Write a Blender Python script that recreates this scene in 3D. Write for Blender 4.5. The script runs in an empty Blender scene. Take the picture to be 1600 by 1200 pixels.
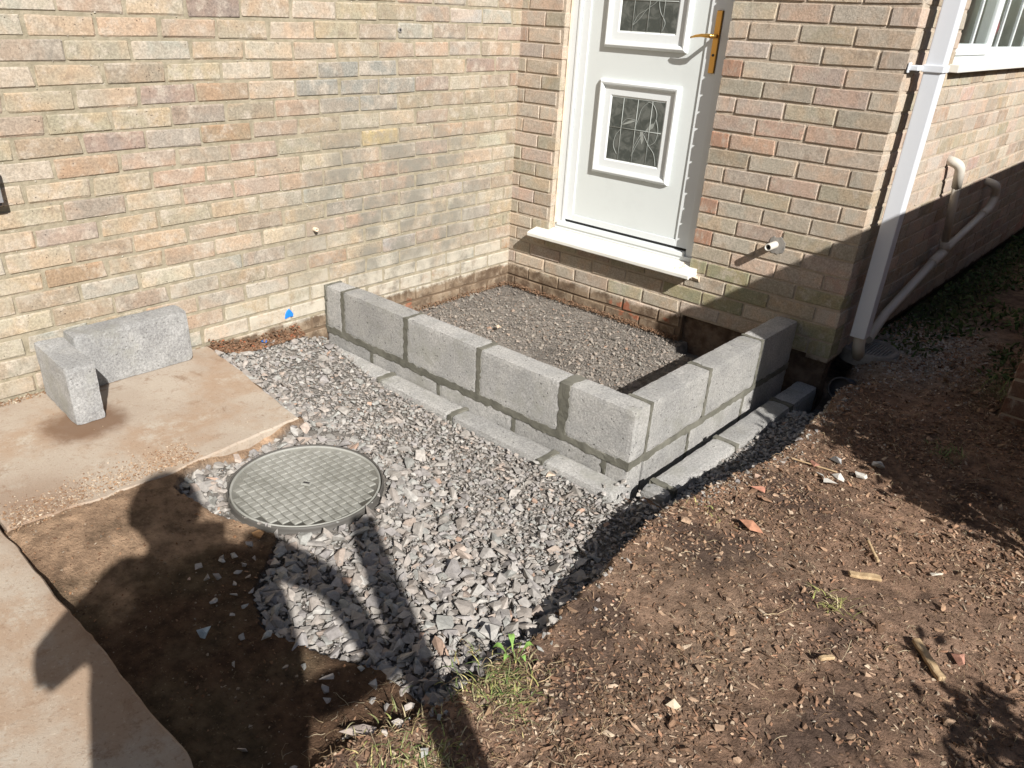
import bpy, bmesh, math, random
import numpy as np
from mathutils import Vector, Matrix, Euler

random.seed(7)
RNG = np.random.default_rng(11)
SC = bpy.context.scene
COL = SC.collection

# ------------------------------------------------------------------ camera, world, sun, exposure
cam_data = bpy.data.cameras.new('camera')
cam = bpy.data.objects.new('camera', cam_data)
COL.objects.link(cam)
cam.location = (2.990, -3.438, 1.354)
cam.rotation_euler = (1.086, -0.043, 0.751)
cam_data.sensor_width = 36.0
cam_data.lens = 1205.0 / 1600 * 36
cam_data.shift_x = 32.2 / 1600
cam_data.shift_y = 45.8 / 1600
cam_data.clip_start = 0.02
cam_data.clip_end = 200
SC.camera = cam

SUN_DIR = Vector((-1.30, 0.62, -1.0)).normalized()          # the way the light travels
elev = math.asin(-SUN_DIR.z)
azim = math.atan2(-SUN_DIR.x, -SUN_DIR.y)
world = bpy.data.worlds.new('World')
SC.world = world
world.use_nodes = True
wn = world.node_tree
bg = wn.nodes['Background']
sky = wn.nodes.new('ShaderNodeTexSky')
sky.sky_type = 'NISHITA'
sky.sun_disc = False
sky.sun_elevation = elev
sky.sun_rotation = azim
wn.links.new(sky.outputs[0], bg.inputs[0])
bg.inputs[1].default_value = 0.05

sun_data = bpy.data.lights.new('sun', 'SUN')
sun_data.energy = 5.0
sun_data.angle = math.radians(0.5)
sun_data.color = (1.0, 0.96, 0.91)
sun = bpy.data.objects.new('sun', sun_data)
sun.rotation_euler = SUN_DIR.to_track_quat('-Z', 'Y').to_euler()
sun.location = (6, -5, 6)
COL.objects.link(sun)

SC.view_settings.view_transform = 'Standard'
SC.view_settings.look = 'None'
SC.view_settings.exposure = 0.58
SC.view_settings.gamma = 1.0
SC.view_settings.use_curve_mapping = False

# ------------------------------------------------------------------ node helpers
def new_mat(name, rough=0.9, spec=0.25):
    m = bpy.data.materials.new(name)
    m.use_nodes = True
    nt = m.node_tree
    b = nt.nodes['Principled BSDF']
    b.inputs['Roughness'].default_value = rough
    b.inputs['Specular IOR Level'].default_value = spec
    return m, nt, b

def N(nt, t, **kw):
    n = nt.nodes.new(t)
    for k, v in kw.items():
        setattr(n, k, v)
    return n

def L(nt, a, b):
    nt.links.new(a, b)

def mix(nt, fac, a, b, mode='MIX'):
    n = nt.nodes.new('ShaderNodeMix')
    n.data_type = 'RGBA'
    n.blend_type = mode
    for sock, v in ((n.inputs[0], fac), (n.inputs[6], a), (n.inputs[7], b)):
        if isinstance(v, (int, float)):
            sock.default_value = v
        elif isinstance(v, tuple):
            sock.default_value = (*v, 1) if len(v) == 3 else v
        else:
            L(nt, v, sock)
    return n.outputs[2]

def noise(nt, vec, scale, detail=4, rough=0.6, dist=0.0):
    n = nt.nodes.new('ShaderNodeTexNoise')
    n.inputs['Scale'].default_value = scale
    n.inputs['Detail'].default_value = detail
    n.inputs['Roughness'].default_value = rough
    n.inputs['Distortion'].default_value = dist
    if vec is not None:
        L(nt, vec, n.inputs['Vector'])
    return n.outputs['Fac']

def ramp(nt, fac, a, b, va=0.0, vb=1.0):
    n = nt.nodes.new('ShaderNodeMapRange')
    n.clamp = True
    n.interpolation_type = 'SMOOTHSTEP'
    L(nt, fac, n.inputs[0])
    n.inputs[1].default_value = a
    n.inputs[2].default_value = b
    n.inputs[3].default_value = va
    n.inputs[4].default_value = vb
    return n.outputs[0]

def math_n(nt, op, a, b=0.0):
    n = nt.nodes.new('ShaderNodeMath')
    n.operation = op
    for s, v in ((n.inputs[0], a), (n.inputs[1], b)):
        if isinstance(v, (int, float)):
            s.default_value = v
        else:
            L(nt, v, s)
    return n.outputs[0]

def bump(nt, bsdf, h, strength, dist):
    n = nt.nodes.new('ShaderNodeBump')
    n.inputs['Strength'].default_value = strength
    n.inputs['Distance'].default_value = dist
    L(nt, h, n.inputs['Height'])
    L(nt, n.outputs[0], bsdf.inputs['Normal'])

def obj_vec(nt, rnd=True):
    tc = N(nt, 'ShaderNodeTexCoord')
    if not rnd:
        return tc.outputs['Object']
    oi = N(nt, 'ShaderNodeObjectInfo')
    a = N(nt, 'ShaderNodeVectorMath', operation='MULTIPLY_ADD')
    cmb = N(nt, 'ShaderNodeCombineXYZ')
    for i in range(3):
        L(nt, math_n(nt, 'MULTIPLY', oi.outputs['Random'], 37.0 + i * 11), cmb.inputs[i])
    L(nt, tc.outputs['Object'], a.inputs[0])
    a.inputs[1].default_value = (1, 1, 1)
    L(nt, cmb.outputs[0], a.inputs[2])
    return a.outputs[0]

def pos(nt):
    return N(nt, 'ShaderNodeNewGeometry').outputs['Position']

def sep(nt, v):
    s = N(nt, 'ShaderNodeSeparateXYZ')
    L(nt, v, s.inputs[0])
    return s.outputs

# ------------------------------------------------------------------ materials
def brick_material(name, grime=0.0, salt=0.0, pits=1.0, bumpd=0.0025):
    m, nt, b = new_mat(name, 0.92, 0.15)
    v = obj_vec(nt)
    oi = N(nt, 'ShaderNodeObjectInfo')
    base = oi.outputs['Color']
    # broad colour clouds inside one brick, kiln marks, fine sand
    big = ramp(nt, noise(nt, v, 9, 2, 0.5, 0.6), 0.38, 0.66)
    warm = mix(nt, 1.0, base, (1.05, 0.95, 0.87), 'MULTIPLY')
    cool = mix(nt, 1.0, base, (0.93, 0.94, 0.93), 'MULTIPLY')
    c = mix(nt, big, cool, warm)
    pale = ramp(nt, noise(nt, v, 17, 4, 0.65), 0.47, 0.68, 0, 0.65)
    dk = ramp(nt, noise(nt, v, 13, 3, 0.6, 0.4), 0.56, 0.74, 0, 0.45)
    c = mix(nt, dk, c, (0.22, 0.17, 0.13))
    c = mix(nt, pale, c, (0.50, 0.44, 0.365))
    speck = ramp(nt, noise(nt, v, 120, 5, 0.8), 0.33, 0.68, 0.72, 1.18)
    cs = N(nt, 'ShaderNodeCombineColor')
    for i in range(3):
        L(nt, speck, cs.inputs[i])
    c = mix(nt, 1.0, c, cs.outputs[0], 'MULTIPLY')
    vor = N(nt, 'ShaderNodeTexVoronoi')
    vor.inputs['Scale'].default_value = 75
    L(nt, v, vor.inputs['Vector'])
    pm = ramp(nt, vor.outputs['Distance'], 0.10, 0.17, 1, 0)
    gate = ramp(nt, noise(nt, v, 22, 2), 0.56, 0.62, 0, pits)
    pit = math_n(nt, 'MULTIPLY', pm, gate)
    c = mix(nt, math_n(nt, 'MULTIPLY', pit, 0.85), c, (0.05, 0.035, 0.025))
    p = pos(nt)
    s = sep(nt, p)
    if grime > 0:                                            # grey algae patch that stays on the wall
        ya = ramp(nt, s[1], -1.75, -1.15)
        yb = ramp(nt, s[1], -0.5, -0.05, 1, 0.15)
        za = ramp(nt, s[2], 0.62, 1.05, 1, 0)
        g = math_n(nt, 'MULTIPLY', math_n(nt, 'MULTIPLY', ya, yb), za)
        gn = ramp(nt, noise(nt, p, 4.5, 5, 0.65), 0.36, 0.60)
        g = math_n(nt, 'MULTIPLY', math_n(nt, 'MULTIPLY', g, gn), grime)
        c = mix(nt, g, c, (0.225, 0.21, 0.175))
        gd = math_n(nt, 'MULTIPLY', math_n(nt, 'MULTIPLY', ya, ramp(nt, s[2], 0.72, 1.0, 1, 0)),
                    ramp(nt, noise(nt, p, 40, 4, 0.7), 0.55, 0.72, 0, 0.55))
        c = mix(nt, gd, c, (0.14, 0.125, 0.10))
    if salt > 0:
        zs = ramp(nt, s[2], 0.06, 0.24, 1, 0)
        sn = ramp(nt, noise(nt, p, 14, 5, 0.7), 0.33, 0.62)
        ys = ramp(nt, s[1], -2.1, -1.7)
        wz = math_n(nt, 'MULTIPLY', ramp(nt, noise(nt, p, 5, 5, 0.7), 0.5, 0.66, 0, 0.4), ramp(nt, s[2], 0.35, 0.7, 1, 0))
        c = mix(nt, wz, c, (0.48, 0.44, 0.37))
        c = mix(nt, math_n(nt, 'MULTIPLY', math_n(nt, 'MULTIPLY', math_n(nt, 'MULTIPLY', zs, sn), ys), salt), c, (0.50, 0.46, 0.38))
        sp = ramp(nt, noise(nt, p, 33, 4, 0.7), 0.66, 0.74, 0, 0.6)
        spm = math_n(nt, 'MULTIPLY', sp, ramp(nt, s[2], 0.3, 0.75, 1, 0.1))
        c = mix(nt, math_n(nt, 'MULTIPLY', spm, ys), c, (0.58, 0.54, 0.46))
    # earth below the old ground line
    dz = ramp(nt, math_n(nt, 'ADD', s[2], math_n(nt, 'MULTIPLY', noise(nt, p, 9, 6, 0.75), 0.11)), 0.030, 0.052, 1, 0)
    dirt = mix(nt, ramp(nt, noise(nt, p, 9, 5, 0.7), 0.4, 0.62), (0.105, 0.07, 0.045), (0.25, 0.185, 0.125))
    dirt = mix(nt, ramp(nt, noise(nt, p, 19, 5, 0.75), 0.5, 0.62, 0, 0.5), dirt, (0.33, 0.27, 0.2))
    dirt = mix(nt, ramp(nt, noise(nt, p, 6.5, 3, 0.6), 0.62, 0.68, 0, 0.65), dirt, (0.36, 0.10, 0.045))
    c = mix(nt, math_n(nt, 'MULTIPLY', dz, 0.95), c, dirt)
    L(nt, c, b.inputs['Base Color'])
    h = math_n(nt, 'ADD', noise(nt, v, 240, 3, 0.7), math_n(nt, 'MULTIPLY', noise(nt, v, 30, 4, 0.6), 1.6))
    h = math_n(nt, 'SUBTRACT', h, math_n(nt, 'MULTIPLY', pit, 1.5))
    bump(nt, b, h, 0.75, bumpd)
    return m

def plain_noise_mat(name, ca, cb, scale=30, rough=0.9, bs=240, bstr=0.5, bd=0.002, spec=0.2, coord='pos', big=None):
    m, nt, b = new_mat(name, rough, spec)
    v = pos(nt) if coord == 'pos' else obj_vec(nt)
    c = mix(nt, ramp(nt, noise(nt, v, scale, 5, 0.65), 0.32, 0.68), ca, cb)
    if big:
        c = mix(nt, ramp(nt, noise(nt, v, big[0], 4, 0.6), 0.45, 0.66, 0, big[2]), c, big[1])
    L(nt, c, b.inputs['Base Color'])
    bump(nt, b, noise(nt, v, bs, 4, 0.7), bstr, bd)
    return m

def attr_mat(name, rough=0.9, scale=60, lo=0.72, hi=1.25, bs=180, bstr=0.5, bd=0.002, spec=0.2, extra=None):
    m, nt, b = new_mat(name, rough, spec)
    a = N(nt, 'ShaderNodeAttribute', attribute_name='tone')
    p = pos(nt)
    f = ramp(nt, noise(nt, p, scale, 5, 0.7), 0.3, 0.7, lo, hi)
    cs = N(nt, 'ShaderNodeCombineColor')
    for i in range(3):
        L(nt, f, cs.inputs[i])
    c = mix(nt, 1.0, a.outputs['Color'], cs.outputs[0], 'MULTIPLY')
    if extra:
        c = extra(nt, c, p)
    L(nt, c, b.inputs['Base Color'])
    bump(nt, b, noise(nt, p, bs, 5, 0.75), bstr, bd)
    return m

M = {}
M['brick_left'] = brick_material('brick_gable', grime=0.95, salt=0.9, pits=1.0, bumpd=0.003)
M['brick_front'] = brick_material('brick_front', pits=0.35, bumpd=0.002)
M['brick_side'] = brick_material('brick_side', pits=0.4, bumpd=0.0015)

def mortar_mat(name, ca, cb):
    m, nt, b = new_mat(name, 0.95, 0.1)
    p = pos(nt)
    c = mix(nt, ramp(nt, noise(nt, p, 25, 5, 0.7), 0.35, 0.65), ca, cb)
    s = sep(nt, p)
    c = mix(nt, ramp(nt, noise(nt, p, 60, 3, 0.7), 0.64, 0.72, 0, 0.6), c, (0.52, 0.48, 0.4))
    dz = ramp(nt, math_n(nt, 'ADD', s[2], math_n(nt, 'MULTIPLY', noise(nt, p, 9, 6, 0.75), 0.11)), 0.030, 0.052, 1, 0)
    c = mix(nt, math_n(nt, 'MULTIPLY', dz, 0.96), c, (0.15, 0.105, 0.07))
    L(nt, c, b.inputs['Base Color'])
    h = math_n(nt, 'ADD', noise(nt, p, 180, 4, 0.75), math_n(nt, 'MULTIPLY', noise(nt, p, 35, 3), 2.0))
    bump(nt, b, h, 0.7, 0.004)
    return m
M['mortar_left'] = mortar_mat('mortar_gable', (0.265, 0.235, 0.17), (0.36, 0.315, 0.235))
M['mortar_front'] = mortar_mat('mortar_front', (0.41, 0.345, 0.27), (0.49, 0.415, 0.33))

def block_mat(name, ca, cb, pit=1.0, wet=0.0):
    m, nt, b = new_mat(name, 0.95, 0.12)
    v = obj_vec(nt)
    c = mix(nt, ramp(nt, noise(nt, v, 7, 4, 0.6), 0.35, 0.65), ca, cb)
    f = ramp(nt, noise(nt, v, 130, 4, 0.85), 0.32, 0.68, 0.66, 1.25)
    cs = N(nt, 'ShaderNodeCombineColor')
    for i in range(3):
        L(nt, f, cs.inputs[i])
    c = mix(nt, 1.0, c, cs.outputs[0], 'MULTIPLY')
    c = mix(nt, ramp(nt, noise(nt, v, 5, 5, 0.7), 0.52, 0.68, 0, 0.6), c, (0.35, 0.345, 0.30))
    c = mix(nt, ramp(nt, noise(nt, v, 9, 6, 0.75), 0.56, 0.70, 0, 0.5), c, (0.56, 0.55, 0.51))
    oi = N(nt, 'ShaderNodeObjectInfo')
    rr = ramp(nt, oi.outputs['Random'], 0, 1, 0.86, 1.10)
    cr = N(nt, 'ShaderNodeCombineColor')
    for i in range(3):
        L(nt, rr, cr.inputs[i])
    c = mix(nt, 1.0, c, cr.outputs[0], 'MULTIPLY')
    vor = N(nt, 'ShaderNodeTexVoronoi')
    vor.inputs['Scale'].default_value = 55
    L(nt, v, vor.inputs['Vector'])
    pm = ramp(nt, vor.outputs['Distance'], 0.12, 0.24, 1, 0)
    gate = ramp(nt, noise(nt, v, 45, 2, 0.6), 0.53, 0.60, 0, pit)
    pitv = math_n(nt, 'MULTIPLY', pm, gate)
    c = mix(nt, math_n(nt, 'MULTIPLY', pitv, 0.6), c, (0.10, 0.10, 0.09))
    L(nt, c, b.inputs['Base Color'])
    h = math_n(nt, 'ADD', math_n(nt, 'MULTIPLY', noise(nt, v, 150, 5, 0.85), 1.5), noise(nt, v, 420, 3, 0.8))
    h = math_n(nt, 'SUBTRACT', h, math_n(nt, 'MULTIPLY', pitv, 3.0))
    bump(nt, b, h, 0.9, 0.0045)
    return m
M['block'] = block_mat('concrete_block', (0.42, 0.415, 0.40), (0.51, 0.50, 0.475))
M['block_loose'] = block_mat('concrete_block_loose', (0.37, 0.37, 0.365), (0.47, 0.47, 0.46), 0.4)
M['block_mortar'] = plain_noise_mat('fresh_mortar', (0.115, 0.112, 0.092), (0.165, 0.16, 0.13), 22, 0.9, 200, 0.8, 0.004,
                                    big=(9, (0.27, 0.26, 0.22), 0.35))

def slab_mat():
    m, nt, b = new_mat('slab_concrete', 0.92, 0.15)
    p = pos(nt)
    c = mix(nt, ramp(nt, noise(nt, p, 2.6, 6, 0.65, 0.3), 0.36, 0.64), (0.40, 0.33, 0.262), (0.45, 0.385, 0.312))
    c = mix(nt, ramp(nt, noise(nt, p, 2.1, 5, 0.65), 0.46, 0.60, 0, 0.7), c, (0.37, 0.255, 0.17))
    c = mix(nt, ramp(nt, noise(nt, p, 4.3, 7, 0.75), 0.53, 0.68, 0, 0.7), c, (0.50, 0.46, 0.39))
    c = mix(nt, ramp(nt, noise(nt, p, 5.5, 8, 0.8, 0.4), 0.55, 0.67, 0, 0.75), c, (0.23, 0.145, 0.09))
    c = mix(nt, ramp(nt, noise(nt, p, 17, 7, 0.8, 0.5), 0.55, 0.66, 0, 0.45), c, (0.28, 0.18, 0.115))
    c = mix(nt, ramp(nt, noise(nt, p, 75, 5, 0.8), 0.56, 0.70, 0, 0.55), c, (0.58, 0.50, 0.40))
    c = mix(nt, ramp(nt, noise(nt, p, 110, 4, 0.75), 0.30, 0.45, 0.6, 0), c, (0.21, 0.14, 0.09))
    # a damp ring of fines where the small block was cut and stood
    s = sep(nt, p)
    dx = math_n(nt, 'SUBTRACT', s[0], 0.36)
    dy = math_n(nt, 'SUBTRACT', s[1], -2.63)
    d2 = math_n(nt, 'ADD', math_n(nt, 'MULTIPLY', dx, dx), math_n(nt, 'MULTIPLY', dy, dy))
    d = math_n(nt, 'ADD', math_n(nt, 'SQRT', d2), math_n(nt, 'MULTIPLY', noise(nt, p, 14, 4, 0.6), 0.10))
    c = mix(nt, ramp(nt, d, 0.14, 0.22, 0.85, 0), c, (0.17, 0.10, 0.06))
    # earth trodden over the rim
    e1 = math_n(nt, 'ADD', s[1], math_n(nt, 'MULTIPLY', noise(nt, p, 8, 5, 0.7), 0.24))
    edge = math_n(nt, 'MULTIPLY', ramp(nt, e1, -2.98, -2.86, 0, 1), 1.0)
    edge = math_n(nt, 'MULTIPLY', ramp(nt, e1, -2.76, -2.62, 1, 0), edge)
    edge = math_n(nt, 'MULTIPLY', edge, ramp(nt, s[0], 0.45, 0.78, 0, 0.5))
    c = mix(nt, edge, c, (0.20, 0.105, 0.055))
    L(nt, c, b.inputs['Base Color'])
    h = math_n(nt, 'ADD', math_n(nt, 'MULTIPLY', noise(nt, p, 12, 8, 0.75), 0.6), math_n(nt, 'MULTIPLY', noise(nt, p, 190, 5, 0.85), 0.6))
    bump(nt, b, h, 0.8, 0.004)
    return m
M['slab'] = slab_mat()

def soil_extra(nt, c, p):
    c = mix(nt, ramp(nt, noise(nt, p, 110, 3, 0.7), 0.62, 0.70, 0, 0.6), c, (0.34, 0.26, 0.17))
    c = mix(nt, ramp(nt, noise(nt, p, 70, 5, 0.75), 0.30, 0.44, 0.6, 0), c, (0.03, 0.018, 0.012))
    return c
M['ground'] = attr_mat('earth', 0.96, 22, 0.60, 1.38, 95, 1.0, 0.020, 0.12, soil_extra)
M['stones'] = attr_mat('crushed_stone', 0.88, 70, 0.80, 1.2, 260, 0.45, 0.0016, 0.22)
M['litter'] = attr_mat('litter', 0.9, 90, 0.75, 1.2, 260, 0.4, 0.001, 0.15)

def paint_mat(name, col, rough=0.35, spec=0.5, dirt=0.25, metallic=0.0, dcol=(0.42, 0.38, 0.28)):
    m, nt, b = new_mat(name, rough, spec)
    p = pos(nt)
    c = mix(nt, ramp(nt, noise(nt, p, 6, 5, 0.7), 0.5, 0.75, 0, dirt), col, tuple(x * 0.85 for x in col))
    c = mix(nt, ramp(nt, noise(nt, p, 55, 5, 0.8), 0.62, 0.76, 0, dirt), c, dcol)
    L(nt, c, b.inputs['Base Color'])
    b.inputs['Metallic'].default_value = metallic
    bump(nt, b, noise(nt, p, 40, 3, 0.6), 0.12, 0.001)
    return m
M['upvc'] = paint_mat('white_upvc', (0.72, 0.755, 0.76), 0.4, 0.4, 0.22)
M['upvc_panel'] = paint_mat('door_panel', (0.66, 0.70, 0.69), 0.5, 0.35, 0.25)
M['sill'] = paint_mat('sill_upvc', (0.72, 0.715, 0.66), 0.45, 0.4, 0.5)
M['pipe_white'] = paint_mat('downpipe', (0.66, 0.69, 0.73), 0.4, 0.4, 0.15)
M['pipe_grey'] = paint_mat('waste_pipe', (0.55, 0.52, 0.46), 0.45, 0.4, 0.4)
M['gasket'] = paint_mat('gasket', (0.03, 0.03, 0.03), 0.6, 0.3, 0.1, dcol=(0.1, 0.1, 0.1))
M['brass'] = paint_mat('brass', (0.62, 0.36, 0.10), 0.28, 0.6, 0.35, 0.85, (0.35, 0.20, 0.06))
M['sealant'] = plain_noise_mat('sealant', (0.60, 0.48, 0.36), (0.68, 0.58, 0.46), 30, 0.85)
M['black'] = paint_mat('black_plastic', (0.025, 0.025, 0.028), 0.5, 0.4, 0.3, dcol=(0.12, 0.10, 0.08))
M['silver'] = paint_mat('silver_trim', (0.6, 0.62, 0.64), 0.3, 0.5, 0.1, 0.7)
M['clay_grey'] = plain_noise_mat('gully_concrete', (0.20, 0.19, 0.175), (0.30, 0.28, 0.25), 30, 0.9, 200, 0.6, 0.003)
M['foundation'] = plain_noise_mat('footing', (0.09, 0.06, 0.042), (0.20, 0.15, 0.11), 16, 0.95, 90, 0.9, 0.008)
M['blue'] = paint_mat('blue_plastic', (0.02, 0.20, 0.72), 0.4, 0.4, 0.1, dcol=(0.05, 0.2, 0.5))
M['fence'] = plain_noise_mat('fence_timber', (0.16, 0.10, 0.06), (0.24, 0.16, 0.10), 18, 0.85)
M['timber'] = plain_noise_mat('sawn_timber', (0.34, 0.24, 0.14), (0.44, 0.32, 0.19), 24, 0.8)
M['stick'] = plain_noise_mat('weathered_wood', (0.36, 0.25, 0.14), (0.50, 0.37, 0.22), 60, 0.85)
M['interior'] = plain_noise_mat('curtain', (0.05, 0.06, 0.055), (0.11, 0.125, 0.11), 14, 0.95, 60, 0.3)
M['red_cloth'] = plain_noise_mat('red_object', (0.45, 0.03, 0.06), (0.6, 0.06, 0.09), 30, 0.7)
M['skin'] = plain_noise_mat('skin', (0.46, 0.27, 0.19), (0.52, 0.31, 0.22), 20, 0.55)
M['jacket'] = plain_noise_mat('dark_fleece', (0.05, 0.06, 0.08), (0.08, 0.09, 0.11), 30, 0.95)
M['trousers'] = plain_noise_mat('work_trousers', (0.06, 0.06, 0.065), (0.10, 0.10, 0.10), 30, 0.95)
M['hair'] = plain_noise_mat('hair', (0.04, 0.025, 0.015), (0.07, 0.045, 0.03), 90, 0.8)

def glass_mat():
    m, nt, b = new_mat('door_glass', 0.14, 0.5)
    p = pos(nt)
    c = mix(nt, ramp(nt, noise(nt, p, 16, 4, 0.6, 1.2), 0.4, 0.65), (0.055, 0.065, 0.06), (0.125, 0.135, 0.125))
    L(nt, c, b.inputs['Base Color'])
    bump(nt, b, noise(nt, p, 45, 3, 0.6, 0.8), 0.35, 0.003)
    return m
M['glass'] = glass_mat()
def clear_glass():
    m, nt, b = new_mat('window_glass', 0.03, 0.5)
    b.inputs['Transmission Weight'].default_value = 1.0
    b.inputs['Base Color'].default_value = (0.92, 0.96, 0.95, 1)
    b.inputs['IOR'].default_value = 1.45
    return m
M['window_glass'] = clear_glass()
M['came'] = paint_mat('lead_came', (0.30, 0.32, 0.30), 0.45, 0.4, 0.1)

def cover_mat():
    m, nt, b = new_mat('cover_plastic', 0.72, 0.3)
    p = pos(nt)
    c = mix(nt, ramp(nt, noise(nt, p, 5, 5, 0.6), 0.35, 0.65), (0.235, 0.235, 0.21), (0.34, 0.34, 0.31))
    z = sep(nt, p)[2]
    c = mix(nt, ramp(nt, z, -0.0475, -0.0415, 0.72, 0), c, (0.12, 0.115, 0.095))     # darker towards the bottom of the tread grooves
    c = mix(nt, ramp(nt, noise(nt, p, 150, 3, 0.7), 0.58, 0.72, 0, 0.5), c, (0.46, 0.44, 0.36))
    L(nt, c, b.inputs['Base Color'])
    bump(nt, b, noise(nt, p, 200, 4, 0.7), 0.5, 0.0015)
    return m
M['cover'] = cover_mat()
M['cover_rim'] = paint_mat('cover_rim', (0.085, 0.08, 0.072), 0.6, 0.35, 0.6, dcol=(0.26, 0.24, 0.20))
M['grass'] = attr_mat('grass_blades', 0.7, 60, 0.7, 1.3, 90, 0.1, 0.001, 0.3)

# ------------------------------------------------------------------ mesh helpers
def link(name, me, mat=None, parent=None, loc=None, rot=None, scale=None):
    o = bpy.data.objects.new(name, me)
    if mat is not None and me is not None and len(me.materials) == 0:
        me.materials.append(mat)
    if parent is not None:
        o.parent = parent
    if loc is not None:
        o.location = loc
    if rot is not None:
        o.rotation_euler = rot
    if scale is not None:
        o.scale = scale
    COL.objects.link(o)
    return o

def tag(o, label=None, cat=None, group=None, kind=None):
    if label: o['label'] = label
    if cat: o['category'] = cat
    if group: o['group'] = group
    if kind: o['kind'] = kind
    return o

def thing(name, label, cat, loc=(0, 0, 0), rz=0.0, group=None):
    o = bpy.data.objects.new(name, None)
    o.empty_display_size = 0.1
    o.location = loc
    o.rotation_euler = (0, 0, rz)
    COL.objects.link(o)
    return tag(o, label, cat, group)

def mesh_np(name, verts, faces, smooth=False, tones=None):
    """faces: (n,3) or (n,4) array; tones: per-vertex rgb"""
    me = bpy.data.meshes.new(name)
    verts = np.asarray(verts, dtype=np.float32)
    faces = np.asarray(faces, dtype=np.int32)
    k = faces.shape[1]
    me.vertices.add(len(verts))
    me.vertices.foreach_set('co', verts.ravel())
    me.loops.add(faces.size)
    me.loops.foreach_set('vertex_index', faces.ravel())
    me.polygons.add(len(faces))
    me.polygons.foreach_set('loop_start', np.arange(0, faces.size, k, dtype=np.int32))
    me.update(calc_edges=True)
    me.validate()
    me.polygons.foreach_set('use_smooth', np.full(len(faces), bool(smooth)))
    if tones is not None:
        a = me.attributes.new('tone', 'FLOAT_COLOR', 'POINT')
        t = np.concatenate([np.asarray(tones, dtype=np.float32), np.ones((len(verts), 1), np.float32)], 1)
        a.data.foreach_set('color', t.ravel())
    return me

def bm_mesh(name, bm, smooth=False):
    me = bpy.data.meshes.new(name)
    bm.normal_update()
    bm.to_mesh(me)
    bm.free()
    if smooth:
        for p in me.polygons:
            p.use_smooth = True
    return me

def bm_box(bm, x0, x1, y0, y1, z0, z1, bev=0.0, seg=1):
    r = bmesh.ops.create_cube(bm, size=1.0)
    vs = r['verts']
    for v in vs:
        v.co = Vector((x0 + (v.co.x + .5) * (x1 - x0), y0 + (v.co.y + .5) * (y1 - y0), z0 + (v.co.z + .5) * (z1 - z0)))
    if bev > 0:
        es = list({e for v in vs for e in v.link_edges})
        bmesh.ops.bevel(bm, geom=es, offset=bev, segments=seg, affect='EDGES', profile=0.6)

def box(name, b, mat, parent=None, bev=0.002, seg=1):
    bm = bmesh.new()
    bm_box(bm, *b, bev=bev, seg=seg)
    return link(name, bm_mesh(name, bm), mat, parent)

def tube(name, pts, r, mat, parent=None, n=12, cap=True, smooth=True, radii=None):
    pts = [Vector(p) for p in pts]
    vs, fs = [], []
    up = Vector((0, 0, 1))
    prev = None
    for i, p in enumerate(pts):
        t = (pts[min(i + 1, len(pts) - 1)] - pts[max(i - 1, 0)]).normalized()
        a = t.cross(up) if prev is None else prev - t * prev.dot(t)
        if a.length < 1e-4:
            a = t.cross(Vector((1, 0, 0)))
        a.normalize(); prev = a
        b = t.cross(a)
        rr = radii[i] if radii else r
        for k in range(n):
            an = 2 * math.pi * k / n
            vs.append(p + a * math.cos(an) * rr + b * math.sin(an) * rr)
    for i in range(len(pts) - 1):
        for k in range(n):
            fs.append((i * n + k, i * n + (k + 1) % n, (i + 1) * n + (k + 1) % n, (i + 1) * n + k))
    me = bpy.data.meshes.new(name)
    if cap:
        fs.append(tuple(range(n - 1, -1, -1)))
        fs.append(tuple((len(pts) - 1) * n + k for k in range(n)))
    me.from_pydata([tuple(v) for v in vs], [], fs)
    if smooth:
        for p in me.polygons:
            p.use_smooth = len(p.vertices) == 4
    return link(name, me, mat, parent)

def smoothstep(a, b, x):
    t = np.clip((x - a) / (b - a), 0, 1)
    return t * t * (3 - 2 * t)

# value noise in numpy, used for relief
_tab = RNG.random((256, 256)).astype(np.float64)
def vnoise(x, y):
    xi = np.floor(x).astype(int); yi = np.floor(y).astype(int)
    fx = x - xi; fy = y - yi
    fx = fx * fx * (3 - 2 * fx); fy = fy * fy * (3 - 2 * fy)
    a = _tab[xi % 256, yi % 256]; b = _tab[(xi + 1) % 256, yi % 256]
    c = _tab[xi % 256, (yi + 1) % 256]; d = _tab[(xi + 1) % 256, (yi + 1) % 256]
    return (a * (1 - fx) + b * fx) * (1 - fy) + (c * (1 - fx) + d * fx) * fy - 0.5
def fbm(x, y, f, o=4, g=0.5):
    s = 0; a = 1.0
    for i in range(o):
        s = s + a * vnoise(x * f + 13.7 * i, y * f - 7.1 * i); f *= 2; a *= g
    return s

def in_poly(px, py, poly):
    inside = np.zeros(px.shape, bool)
    n = len(poly)
    for i in range(n):
        x0, y0 = poly[i]; x1, y1 = poly[(i + 1) % n]
        c = ((y0 > py) != (y1 > py))
        with np.errstate(divide='ignore', invalid='ignore'):
            xx = (x1 - x0) * (py - y0) / (y1 - y0 + 1e-12) + x0
        inside ^= c & (px < xx)
    return inside

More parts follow.
